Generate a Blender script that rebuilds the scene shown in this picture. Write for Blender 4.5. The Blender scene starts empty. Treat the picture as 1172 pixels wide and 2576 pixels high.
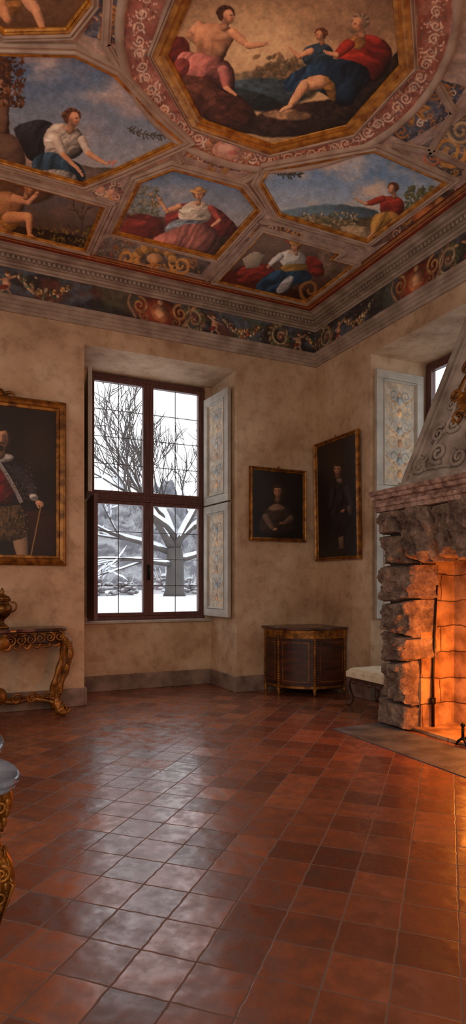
import bpy, bmesh, math, random
import numpy as np
from mathutils import Vector, Matrix, noise as mnoise
random.seed(7)
scene = bpy.context.scene
COL = scene.collection
# ------------------------------------------------------------------ basics
CAM = (-4.51, -6.855, 1.35); YAW = math.radians(25.6); SN, CS = math.sin(YAW), math.cos(YAW)
ZC = 4.84            # ceiling height
ZO = 4.03            # soffit of the window recesses

def lin(c):
    c = np.asarray(c, dtype=float) / 255.0
    return np.where(c <= 0.04045, c / 12.92, ((c + 0.055) / 1.055) ** 2.4)
def L4(c):
    r = lin(c); return (float(r[0]), float(r[1]), float(r[2]), 1.0)

# ------------------------------------------------------------------ materials
def new_mat(name):
    m = bpy.data.materials.new(name); m.use_nodes = True
    nt = m.node_tree; b = nt.nodes['Principled BSDF']
    return m, nt, b
def N(nt, t, **kw):
    n = nt.nodes.new(t)
    for k, v in kw.items():
        if k in n.inputs.keys(): n.inputs[k].default_value = v
        else: setattr(n, k, v)
    return n
def math_n(nt, op, a, b=None, c=None):
    n = nt.nodes.new('ShaderNodeMath'); n.operation = op
    for i, v in enumerate((a, b, c)):
        if v is None: continue
        if hasattr(v, 'links') or hasattr(v, 'is_linked'): nt.links.new(v, n.inputs[i])
        else: n.inputs[i].default_value = v
    return n.outputs[0]
def mat(name, c1, c2=None, scale=4, rough=.6, metal=0.0, bump=0.0, bscale=25, lo=.35, hi=.65, detail=6, bdist=.01, stretch=None, coat=0):
    m, nt, b = new_mat(name)
    tc = N(nt, 'ShaderNodeTexCoord')
    vec = tc.outputs['Object']
    if stretch:
        mp = N(nt, 'ShaderNodeMapping'); mp.inputs['Scale'].default_value = stretch
        nt.links.new(vec, mp.inputs[0]); vec = mp.outputs[0]
    n1 = N(nt, 'ShaderNodeTexNoise'); n1.inputs['Scale'].default_value = scale; n1.inputs['Detail'].default_value = detail
    nt.links.new(vec, n1.inputs['Vector'])
    r = N(nt, 'ShaderNodeValToRGB')
    r.color_ramp.elements[0].position = lo; r.color_ramp.elements[1].position = hi
    r.color_ramp.elements[0].color = L4(c1); r.color_ramp.elements[1].color = L4(c2 or c1)
    nt.links.new(n1.outputs['Fac'], r.inputs[0]); nt.links.new(r.outputs[0], b.inputs['Base Color'])
    b.inputs['Roughness'].default_value = rough; b.inputs['Metallic'].default_value = metal
    if coat: b.inputs['Coat Weight'].default_value = coat
    if bump:
        n2 = N(nt, 'ShaderNodeTexNoise'); n2.inputs['Scale'].default_value = bscale; n2.inputs['Detail'].default_value = 5
        nt.links.new(vec, n2.inputs['Vector'])
        bp = N(nt, 'ShaderNodeBump'); bp.inputs['Strength'].default_value = bump; bp.inputs['Distance'].default_value = bdist
        nt.links.new(n2.outputs['Fac'], bp.inputs['Height']); nt.links.new(bp.outputs[0], b.inputs['Normal'])
    return m
def paint_mat(name, gain=1.0, rough=.65, grain=60):
    m, nt, b = new_mat(name)
    at = N(nt, 'ShaderNodeAttribute'); at.attribute_name = 'Col'
    tc = N(nt, 'ShaderNodeTexCoord')
    n1 = N(nt, 'ShaderNodeTexNoise'); n1.inputs['Scale'].default_value = grain; n1.inputs['Detail'].default_value = 6
    nt.links.new(tc.outputs['Object'], n1.inputs['Vector'])
    mr = N(nt, 'ShaderNodeMapRange'); mr.inputs['From Min'].default_value = .3; mr.inputs['From Max'].default_value = .7
    mr.inputs['To Min'].default_value = .84 * gain; mr.inputs['To Max'].default_value = 1.14 * gain
    nt.links.new(n1.outputs['Fac'], mr.inputs['Value'])
    vm = N(nt, 'ShaderNodeVectorMath'); vm.operation = 'SCALE'
    nt.links.new(at.outputs['Color'], vm.inputs[0]); nt.links.new(mr.outputs[0], vm.inputs['Scale'])
    nt.links.new(vm.outputs[0], b.inputs['Base Color'])
    b.inputs['Roughness'].default_value = rough
    bp = N(nt, 'ShaderNodeBump'); bp.inputs['Strength'].default_value = .1; bp.inputs['Distance'].default_value = .003
    nt.links.new(n1.outputs['Fac'], bp.inputs['Height']); nt.links.new(bp.outputs[0], b.inputs['Normal'])
    return m
def emit_mat(name, col, strength):
    m, nt, b = new_mat(name)
    b.inputs['Base Color'].default_value = col; b.inputs['Emission Color'].default_value = col
    b.inputs['Emission Strength'].default_value = strength
    return m

def plaster_mat():
    m, nt, b = new_mat('aged_plaster')
    tc = N(nt, 'ShaderNodeTexCoord')
    def nz(s, d=8, r=.6):
        n = N(nt, 'ShaderNodeTexNoise'); n.inputs['Scale'].default_value = s; n.inputs['Detail'].default_value = d; n.inputs['Roughness'].default_value = r
        nt.links.new(tc.outputs['Object'], n.inputs['Vector']); return n.outputs['Fac']
    r = N(nt, 'ShaderNodeValToRGB'); e = r.color_ramp.elements
    e[0].position = .32; e[0].color = L4((172, 138, 106)); e[1].position = .68; e[1].color = L4((228, 202, 170))
    x = e.new(.5); x.color = L4((206, 174, 140))
    nt.links.new(nz(1.3), r.inputs[0])
    r2 = N(nt, 'ShaderNodeValToRGB'); e = r2.color_ramp.elements
    e[0].position = .36; e[0].color = (.66, .60, .55, 1); e[1].position = .52; e[1].color = (1, 1, 1, 1)
    nt.links.new(nz(6, 10, .7), r2.inputs[0])
    mx = N(nt, 'ShaderNodeMix'); mx.data_type = 'RGBA'; mx.blend_type = 'MULTIPLY'; mx.inputs['Factor'].default_value = .7
    nt.links.new(r.outputs[0], mx.inputs[6]); nt.links.new(r2.outputs[0], mx.inputs[7])
    nt.links.new(mx.outputs[2], b.inputs['Base Color'])
    b.inputs['Roughness'].default_value = .8
    bp = N(nt, 'ShaderNodeBump'); bp.inputs['Strength'].default_value = .35; bp.inputs['Distance'].default_value = .01
    nt.links.new(nz(9, 8), bp.inputs['Height']); nt.links.new(bp.outputs[0], b.inputs['Normal'])
    return m

def tile_mat():
    m, nt, b = new_mat('terracotta_tiles'); lk = nt.links.new
    tc = N(nt, 'ShaderNodeTexCoord')
    mp = N(nt, 'ShaderNodeMapping'); mp.inputs['Rotation'].default_value = (0, 0, math.radians(45)); mp.inputs['Scale'].default_value = (4.5, 4.5, 1)
    mp.inputs['Location'].default_value = (.35, .1, 0)
    lk(tc.outputs['Object'], mp.inputs[0])
    nw = N(nt, 'ShaderNodeTexNoise'); nw.inputs['Scale'].default_value = 3.0; nw.inputs['Detail'].default_value = 2
    lk(mp.outputs[0], nw.inputs['Vector'])
    sub = N(nt, 'ShaderNodeVectorMath'); sub.operation = 'SUBTRACT'; lk(nw.outputs['Color'], sub.inputs[0]); sub.inputs[1].default_value = (.5, .5, .5)
    sc = N(nt, 'ShaderNodeVectorMath'); sc.operation = 'SCALE'; lk(sub.outputs[0], sc.inputs[0]); sc.inputs['Scale'].default_value = .07
    ad = N(nt, 'ShaderNodeVectorMath'); ad.operation = 'ADD'; lk(mp.outputs[0], ad.inputs[0]); lk(sc.outputs[0], ad.inputs[1])
    sx = N(nt, 'ShaderNodeSeparateXYZ'); lk(ad.outputs[0], sx.inputs[0])
    X, Y = sx.outputs[0], sx.outputs[1]
    ix, iy = math_n(nt, 'FLOOR', X), math_n(nt, 'FLOOR', Y)
    fx, fy = math_n(nt, 'SUBTRACT', X, ix), math_n(nt, 'SUBTRACT', Y, iy)
    cb = N(nt, 'ShaderNodeCombineXYZ'); lk(ix, cb.inputs[0]); lk(iy, cb.inputs[1])
    wn = N(nt, 'ShaderNodeTexWhiteNoise'); wn.noise_dimensions = '3D'; lk(cb.outputs[0], wn.inputs['Vector'])
    ex = math_n(nt, 'MINIMUM', fx, math_n(nt, 'SUBTRACT', 1.0, fx)); ey = math_n(nt, 'MINIMUM', fy, math_n(nt, 'SUBTRACT', 1.0, fy))
    ed = math_n(nt, 'MINIMUM', ex, ey)
    g = N(nt, 'ShaderNodeMapRange'); g.interpolation_type = 'SMOOTHSTEP'; g.inputs['From Min'].default_value = .004; g.inputs['From Max'].default_value = .024
    lk(ed, g.inputs['Value']); G = g.outputs[0]
    r = N(nt, 'ShaderNodeValToRGB'); e = r.color_ramp.elements
    e[0].position = 0; e[0].color = L4((114, 64, 46)); e[1].position = 1; e[1].color = L4((184, 112, 74))
    for p, c in ((.3, (134, 76, 52)), (.6, (148, 86, 58)), (.85, (164, 96, 64))):
        q = e.new(p); q.color = L4(c)
    lk(wn.outputs['Value'], r.inputs[0])
    n2 = N(nt, 'ShaderNodeTexNoise'); n2.inputs['Scale'].default_value = 2.2; n2.inputs['Detail'].default_value = 10; n2.inputs['Roughness'].default_value = .68
    lk(ad.outputs[0], n2.inputs['Vector'])
    r2 = N(nt, 'ShaderNodeValToRGB'); e = r2.color_ramp.elements
    e[0].position = .3; e[0].color = (.44, .41, .40, 1); e[1].position = .68; e[1].color = (1.32, 1.26, 1.2, 1)
    lk(n2.outputs['Fac'], r2.inputs[0])
    mx = N(nt, 'ShaderNodeMix'); mx.data_type = 'RGBA'; mx.blend_type = 'MULTIPLY'; mx.inputs['Factor'].default_value = 1
    lk(r.outputs[0], mx.inputs[6]); lk(r2.outputs[0], mx.inputs[7])
    mg = N(nt, 'ShaderNodeMix'); mg.data_type = 'RGBA'; lk(G, mg.inputs['Factor'])
    mg.inputs[6].default_value = L4((104, 78, 64)); lk(mx.outputs[2], mg.inputs[7])
    lk(mg.outputs[2], b.inputs['Base Color'])
    n3 = N(nt, 'ShaderNodeTexNoise'); n3.inputs['Scale'].default_value = 1.1; n3.inputs['Detail'].default_value = 2
    lk(ad.outputs[0], n3.inputs['Vector'])
    rr = N(nt, 'ShaderNodeMapRange'); rr.inputs['From Min'].default_value = .35; rr.inputs['From Max'].default_value = .62
    rr.inputs['To Min'].default_value = .38; rr.inputs['To Max'].default_value = .19
    lk(n2.outputs['Fac'], rr.inputs['Value'])
    ro = math_n(nt, 'ADD', rr.outputs[0], math_n(nt, 'MULTIPLY', math_n(nt, 'SUBTRACT', 1.0, G), .5))
    lk(ro, b.inputs['Roughness'])
    b.inputs['IOR'].default_value = 2.3
    sc2 = N(nt, 'ShaderNodeSeparateXYZ'); lk(wn.outputs['Color'], sc2.inputs[0])
    tx = math_n(nt, 'MULTIPLY', math_n(nt, 'SUBTRACT', sc2.outputs[0], .5), fx)
    ty = math_n(nt, 'MULTIPLY', math_n(nt, 'SUBTRACT', sc2.outputs[1], .5), fy)
    h = math_n(nt, 'MULTIPLY', math_n(nt, 'ADD', tx, ty), .8)
    h = math_n(nt, 'ADD', h, math_n(nt, 'MULTIPLY', G, .08))
    h = math_n(nt, 'ADD', h, math_n(nt, 'MULTIPLY', n3.outputs['Fac'], .7))
    bp = N(nt, 'ShaderNodeBump'); bp.inputs['Strength'].default_value = 1; bp.inputs['Distance'].default_value = .008
    lk(h, bp.inputs['Height']); lk(bp.outputs[0], b.inputs['Normal'])
    return m

def brick_mat():
    m, nt, b = new_mat('firebox_brick'); lk = nt.links.new
    tc = N(nt, 'ShaderNodeTexCoord')
    nw = N(nt, 'ShaderNodeTexNoise'); nw.inputs['Scale'].default_value = 5; lk(tc.outputs['Object'], nw.inputs['Vector'])
    sx = N(nt, 'ShaderNodeSeparateXYZ'); lk(tc.outputs['Object'], sx.inputs[0])
    wob = math_n(nt, 'MULTIPLY', math_n(nt, 'SUBTRACT', nw.outputs['Fac'], .5), .07)
    cb = N(nt, 'ShaderNodeCombineXYZ'); lk(math_n(nt, 'ADD', math_n(nt, 'ADD', sx.outputs[0], sx.outputs[1]), wob), cb.inputs[0]); lk(math_n(nt, 'ADD', sx.outputs[2], wob), cb.inputs[1])
    br = N(nt, 'ShaderNodeTexBrick'); br.inputs['Scale'].default_value = 1; br.inputs['Brick Width'].default_value = .47; br.inputs['Row Height'].default_value = .24
    br.inputs['Mortar Size'].default_value = .007; br.inputs['Mortar Smooth'].default_value = .8
    br.inputs['Color1'].default_value = L4((196, 158, 116)); br.inputs['Color2'].default_value = L4((160, 122, 88)); br.inputs['Mortar'].default_value = L4((96, 68, 50))
    lk(cb.outputs[0], br.inputs['Vector'])
    n = N(nt, 'ShaderNodeTexNoise'); n.inputs['Scale'].default_value = 6; n.inputs['Detail'].default_value = 8; lk(tc.outputs['Object'], n.inputs['Vector'])
    r2 = N(nt, 'ShaderNodeValToRGB'); e = r2.color_ramp.elements
    e[0].position = .35; e[0].color = (.45, .38, .34, 1); e[1].position = .6; e[1].color = (1.1, 1.1, 1.1, 1); lk(n.outputs['Fac'], r2.inputs[0])
    mx = N(nt, 'ShaderNodeMix'); mx.data_type = 'RGBA'; mx.blend_type = 'MULTIPLY'; mx.inputs['Factor'].default_value = 1
    lk(br.outputs['Color'], mx.inputs[6]); lk(r2.outputs[0], mx.inputs[7]); lk(mx.outputs[2], b.inputs['Base Color'])
    b.inputs['Roughness'].default_value = .9
    bp = N(nt, 'ShaderNodeBump'); bp.inputs['Strength'].default_value = .8; bp.inputs['Distance'].default_value = .02
    hh = math_n(nt, 'SUBTRACT', n.outputs['Fac'], math_n(nt, 'MULTIPLY', br.outputs['Fac'], .5)); lk(hh, bp.inputs['Height']); lk(bp.outputs[0], b.inputs['Normal'])
    return m
def craggy_mat():
    m, nt, b = new_mat('rough_fireplace_stone'); lk = nt.links.new
    tc = N(nt, 'ShaderNodeTexCoord')
    def nz(s, d, r=.6):
        n = N(nt, 'ShaderNodeTexNoise'); n.inputs['Scale'].default_value = s; n.inputs['Detail'].default_value = d; n.inputs['Roughness'].default_value = r
        lk(tc.outputs['Object'], n.inputs['Vector']); return n.outputs['Fac']
    r = N(nt, 'ShaderNodeValToRGB'); e = r.color_ramp.elements
    e[0].position = .3; e[0].color = L4((92, 74, 64)); e[1].position = .7; e[1].color = L4((230, 206, 180))
    q = e.new(.48); q.color = L4((160, 134, 118)); q = e.new(.58); q.color = L4((194, 166, 144))
    n1 = nz(9, 12, .72); lk(n1, r.inputs[0]); lk(r.outputs[0], b.inputs['Base Color'])
    v = N(nt, 'ShaderNodeTexVoronoi'); v.inputs['Scale'].default_value = 26; lk(tc.outputs['Object'], v.inputs['Vector'])
    h = math_n(nt, 'ADD', math_n(nt, 'MULTIPLY', nz(14, 10, .7), 1.4), math_n(nt, 'MULTIPLY', v.outputs['Distance'], .5))
    bp = N(nt, 'ShaderNodeBump'); bp.inputs['Strength'].default_value = 1; bp.inputs['Distance'].default_value = .045
    lk(h, bp.inputs['Height']); lk(bp.outputs[0], b.inputs['Normal']); b.inputs['Roughness'].default_value = .9
    return m
def snow_on(name, c_dark, c_dark2, thr=.25, rough=.8, nscale=1.2, white=.62, wid=.15):
    m, nt, b = new_mat(name); lk = nt.links.new
    ge = N(nt, 'ShaderNodeNewGeometry'); sx = N(nt, 'ShaderNodeSeparateXYZ'); lk(ge.outputs['Normal'], sx.inputs[0])
    tc = N(nt, 'ShaderNodeTexCoord'); n = N(nt, 'ShaderNodeTexNoise'); n.inputs['Scale'].default_value = nscale; n.inputs['Detail'].default_value = 8; n.inputs['Roughness'].default_value = .65
    lk(tc.outputs['Object'], n.inputs['Vector'])
    a = math_n(nt, 'ADD', sx.outputs[2], math_n(nt, 'MULTIPLY', math_n(nt, 'SUBTRACT', n.outputs['Fac'], .5), 2.2))
    mr = N(nt, 'ShaderNodeMapRange'); mr.inputs['From Min'].default_value = thr; mr.inputs['From Max'].default_value = thr + wid; lk(a, mr.inputs['Value'])
    mx = N(nt, 'ShaderNodeMix'); mx.data_type = 'RGBA'; lk(mr.outputs[0], mx.inputs['Factor'])
    r = N(nt, 'ShaderNodeValToRGB'); r.color_ramp.elements[0].color = L4(c_dark); r.color_ramp.elements[1].color = L4(c_dark2); lk(n.outputs['Fac'], r.inputs[0])
    lk(r.outputs[0], mx.inputs[6]); mx.inputs[7].default_value = (white, white * 1.01, white * 1.05, 1)
    lk(mx.outputs[2], b.inputs['Base Color']); b.inputs['Roughness'].default_value = rough
    return m
def glass_mat():
    m = bpy.data.materials.new('window_glass'); m.use_nodes = True; nt = m.node_tree; nt.nodes.clear()
    o = N(nt, 'ShaderNodeOutputMaterial'); t = N(nt, 'ShaderNodeBsdfTransparent'); t.inputs[0].default_value = (.96, .97, .97, 1)
    g = N(nt, 'ShaderNodeBsdfGlossy'); g.inputs['Roughness'].default_value = .03
    mx = N(nt, 'ShaderNodeMixShader'); mx.inputs[0].default_value = .05
    nt.links.new(t.outputs[0], mx.inputs[1]); nt.links.new(g.outputs[0], mx.inputs[2]); nt.links.new(mx.outputs[0], o.inputs[0])
    return m

M = {}
M['plaster'] = plaster_mat()
M['tile'] = tile_mat()
M['brick'] = brick_mat()
M['glass'] = glass_mat()
M['skirting'] = mat('grey_stone_skirting', (112, 92, 80), (154, 130, 114), 6, .7, 0, .4)
M['moulding'] = mat('stone_moulding', (146, 126, 110), (184, 164, 146), 5, .75, 0, .25)
M['stucco'] = mat('pale_stucco_rib', (172, 142, 124), (208, 182, 160), 6, .75, 0, .25)
M['gilt'] = mat('aged_gilding', (156, 92, 30), (224, 156, 64), 14, .4, .4, .4, 70, bdist=.005)
M['giltframe'] = mat('dark_gilding', (98, 58, 20), (178, 118, 46), 12, .38, .5, .25, 50, bdist=.004)
M['bronze'] = mat('dark_gilt_bronze', (70, 44, 20), (150, 104, 46), 10, .35, .7, .3, 40)
M['wood'] = mat('brown_window_wood', (82, 48, 42), (108, 68, 60), 8, .45, 0, .2, 40, stretch=(4, 4, .6))
M['lead'] = mat('lead_glazing_bar', (70, 62, 62), (86, 78, 76), 8, .5)
M['shutter'] = mat('grey_painted_shutter', (168, 160, 148), (196, 188, 174), 5, .6, 0, .2)
M['mahogany'] = mat('dark_mahogany', (40, 17, 11), (84, 40, 23), 3, .42, 0, .1, 20, stretch=(1, 1, 6))
M['walnut'] = mat('walnut_wood', (56, 34, 22), (94, 60, 38), 6, .4, 0, .1)
M['marble'] = mat('veined_reddish_marble', (62, 36, 30), (128, 92, 80), 7, .22, 0, 0, lo=.4, hi=.66, detail=12)
M['darkmarble'] = mat('blue_grey_marble', (84, 94, 112), (160, 172, 190), 5, .15, 0, 0, lo=.4, hi=.62, detail=12)
M['redmarble'] = mat('dark_red_marble', (60, 38, 34), (100, 66, 58), 9, .25, 0, 0, detail=10)
M['brocade'] = mat('cream_upholstery', (222, 200, 164), (244, 228, 198), 14, .85, 0, .3, 80)
M['fpstone'] = craggy_mat()
M['core'] = mat('gap_shade_core', (62, 50, 44), (88, 74, 66), 8, .95, 0, .6, 20)  # recess shade of the gaps between stones is put into this colour
M['mantel'] = mat('reddish_carved_stone', (130, 96, 82), (204, 168, 148), 12, .85, 0, 1.0, 26, bdist=.03, detail=12)
M['hood'] = mat('pale_carved_hood_stone', (140, 126, 114), (190, 176, 162), 5, .8, 0, .6, 25)
M['hearth'] = mat('grey_hearth_stone', (74, 78, 84), (112, 116, 122), 5, .5, 0, .5, 25, detail=10)
M['iron'] = mat('black_iron', (18, 16, 16), (34, 30, 28), 20, .5, .6)
M['log'] = mat('charred_log', (24, 14, 10), (60, 34, 20), 12, .9, 0, 1, 30)
M['fresco'] = paint_mat('fresco_paint', 1.78, .7, 40)
M['canvas'] = paint_mat('oil_paint', 1.25, .5, 90)
M['panelpaint'] = paint_mat('painted_panel', 1.25, .6, 60)
M['flame'] = emit_mat('flame', (1, .32, .04, 1), 3.2)
M['ember'] = emit_mat('ember', (1, .2, .03, 1), 2)
M['bark'] = snow_on('snowy_bark', (56, 50, 47), (92, 84, 81), .85)
M['shrub'] = snow_on('snowy_shrub', (92, 86, 86), (130, 124, 126), .15, nscale=2.6, white=.5)
M['treeline'] = snow_on('snowy_treeline', (98, 97, 103), (132, 131, 137), .05, nscale=5.5, white=.33, wid=.8)
M['snow'] = mat('snow', (214, 217, 222), (230, 232, 236), .5, .7, 0, .3, 2, bdist=.1)

# ------------------------------------------------------------------ mesh builder
class MB:
    def __init__(s): s.v = []; s.f = []
    def add(s, v, f):
        o = len(s.v); s.v += [tuple(p) for p in v]; s.f += [tuple(i + o for i in q) for q in f]
    def box(s, x0, x1, y0, y1, z0, z1):
        v = [(x, y, z) for z in (z0, z1) for y in (y0, y1) for x in (x0, x1)]
        s.add(v, [(0, 2, 3, 1), (4, 5, 7, 6), (0, 1, 5, 4), (2, 6, 7, 3), (0, 4, 6, 2), (1, 3, 7, 5)])
    def obox(s, O, U, V, W, u0, u1, v0, v1, w0, w1):
        O, U, V, W = map(Vector, (O, U, V, W))
        v = [O + U * a + V * b + W * c for c in (w0, w1) for b in (v0, v1) for a in (u0, u1)]
        s.add(v, [(0, 2, 3, 1), (4, 5, 7, 6), (0, 1, 5, 4), (2, 6, 7, 3), (0, 4, 6, 2), (1, 3, 7, 5)])
    def prism(s, poly, z0, z1):
        n = len(poly)
        s.add([(p[0], p[1], z0) for p in poly] + [(p[0], p[1], z1) for p in poly],
              [tuple(range(n))[::-1], tuple(range(n, 2 * n))] + [(i, (i + 1) % n, n + (i + 1) % n, n + i) for i in range(n)])
    def lathe(s, cx, cy, prof, seg=28):
        v = []; f = []
        for r, z in prof:
            for k in range(seg):
                a = 2 * math.pi * k / seg; v.append((cx + r * math.cos(a), cy + r * math.sin(a), z))
        for i in range(len(prof) - 1):
            for k in range(seg):
                k2 = (k + 1) % seg; f.append((i * seg + k, i * seg + k2, (i + 1) * seg + k2, (i + 1) * seg + k))
        f.append(tuple(range(seg))[::-1]); f.append(tuple((len(prof) - 1) * seg + k for k in range(seg)))
        s.add(v, f)
    def tube(s, pts, rad, sides=8, flute=0, nf=5, squash=1.0):
        pts = [Vector(p) for p in pts]; n = len(pts)
        if not hasattr(rad, '__len__'): rad = [rad] * n
        elif len(rad) != n: rad = list(np.interp(np.linspace(0, 1, n), np.linspace(0, 1, len(rad)), rad))
        T = []
        for i in range(n):
            a = pts[max(0, i - 1)]; b = pts[min(n - 1, i + 1)]
            d = (b - a); T.append(d.normalized() if d.length > 1e-9 else Vector((0, 0, 1)))
        ref = Vector((0, 0, 1)) if abs(T[0].z) < .9 else Vector((1, 0, 0))
        A = T[0].cross(ref).normalized(); v = []
        for i in range(n):
            A = (A - T[i] * A.dot(T[i])).normalized(); B = T[i].cross(A)
            for k in range(sides):
                th = 2 * math.pi * k / sides
                r = rad[i] * (1 + flute * math.cos(nf * th))
                v.append(pts[i] + A * (r * math.cos(th)) + B * (r * math.sin(th) * squash))
        f = [(i * sides + k, i * sides + (k + 1) % sides, (i + 1) * sides + (k + 1) % sides, (i + 1) * sides + k) for i in range(n - 1) for k in range(sides)]
        f.append(tuple(range(sides))[::-1]); f.append(tuple((n - 1) * sides + k for k in range(sides)))
        s.add(v, f)
    def ball(s, c, r, seg=12, rings=8):
        if not hasattr(r, '__len__'): r = (r, r, r)
        v = [(c[0], c[1], c[2] - r[2])]; f = []
        for i in range(1, rings):
            ph = -math.pi / 2 + math.pi * i / rings
            for k in range(seg):
                a = 2 * math.pi * k / seg
                v.append((c[0] + r[0] * math.cos(ph) * math.cos(a), c[1] + r[1] * math.cos(ph) * math.sin(a), c[2] + r[2] * math.sin(ph)))
        v.append((c[0], c[1], c[2] + r[2])); e = len(v) - 1
        for k in range(seg):
            f.append((0, 1 + (k + 1) % seg, 1 + k)); f.append((e, e - seg + k, e - seg + (k + 1) % seg))
        for i in range(rings - 2):
            for k in range(seg):
                a = 1 + i * seg + k; b = 1 + i * seg + (k + 1) % seg
                f.append((a, b, b + seg, a + seg))
        s.add(v, f)
    def ring(s, poly, prof, to3d):
        """mitred moulding round a closed 2D polygon; prof = [(outward offset, height)]"""
        n = len(poly); area = sum(poly[i][0] * poly[(i + 1) % n][1] - poly[(i + 1) % n][0] * poly[i][1] for i in range(n))
        if area < 0: poly = poly[::-1]
        v = []; f = []; m = len(prof)
        for i in range(n):
            p0, p1, p2 = Vector(poly[i - 1]).to_2d(), Vector(poly[i]).to_2d(), Vector(poly[(i + 1) % n]).to_2d()
            d1 = (p1 - p0).normalized(); d2 = (p2 - p1).normalized()
            n1 = Vector((d1.y, -d1.x)); n2 = Vector((d2.y, -d2.x)); k = n1 + n2; k = k / max(.25, k.dot(n1))
            for o, h in prof: q = p1 + k * o; v.append(to3d(q.x, q.y, h))
        for i in range(n):
            j = (i + 1) % n
            for a in range(m - 1): f.append((i * m + a, j * m + a, j * m + a + 1, i * m + a + 1))
        s.add(v, f)
    def build(s, name, material, parent=None, smooth=False, bevel=0, label=None, cat=None, kind=None, fix=True):
        off = Vector(parent['_base']) if parent is not None else Vector((0, 0, 0))
        me = bpy.data.meshes.new(name)
        me.from_pydata([(p[0] - off.x, p[1] - off.y, p[2] - off.z) for p in s.v], [], s.f); me.update()
        if fix:
            bm = bmesh.new(); bm.from_mesh(me); bmesh.ops.recalc_face_normals(bm, faces=bm.faces); bm.to_mesh(me); bm.free()
        if smooth:
            me.polygons.foreach_set('use_smooth', [True] * len(me.polygons))
        o = bpy.data.objects.new(name, me); COL.objects.link(o); me.materials.append(material)
        if bevel:
            b = o.modifiers.new('bevel', 'BEVEL'); b.width = bevel; b.segments = 2; b.limit_method = 'ANGLE'
        if parent is not None: o.parent = parent; o['_base'] = tuple(off)
        meta(o, label, cat, kind); return o
def meta(o, label=None, cat=None, kind=None, group=None):
    if label: o['label'] = label
    if cat: o['category'] = cat
    if kind: o['kind'] = kind
    if group: o['group'] = group
def empty(name, base, label=None, cat=None, kind=None, parent=None):
    o = bpy.data.objects.new(name, None); COL.objects.link(o); o.empty_display_size = .1
    if parent is not None:
        o.parent = parent; pb = Vector(parent['_base']); o.location = Vector(base) - pb
    else: o.location = base
    o['_base'] = tuple(base); meta(o, label, cat, kind); return o

def smooth_pts(pts, it=2, closed=False):
    P = [np.array(p, float) for p in pts]
    for _ in range(it):
        Q = [] if closed else [P[0]]
        n = len(P)
        for i in range(n if closed else n - 1):
            a, b = P[i], P[(i + 1) % n]; Q += [a * .75 + b * .25, a * .25 + b * .75]
        if not closed: Q.append(P[-1])
        P = Q
    return [tuple(p) for p in P]

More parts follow.
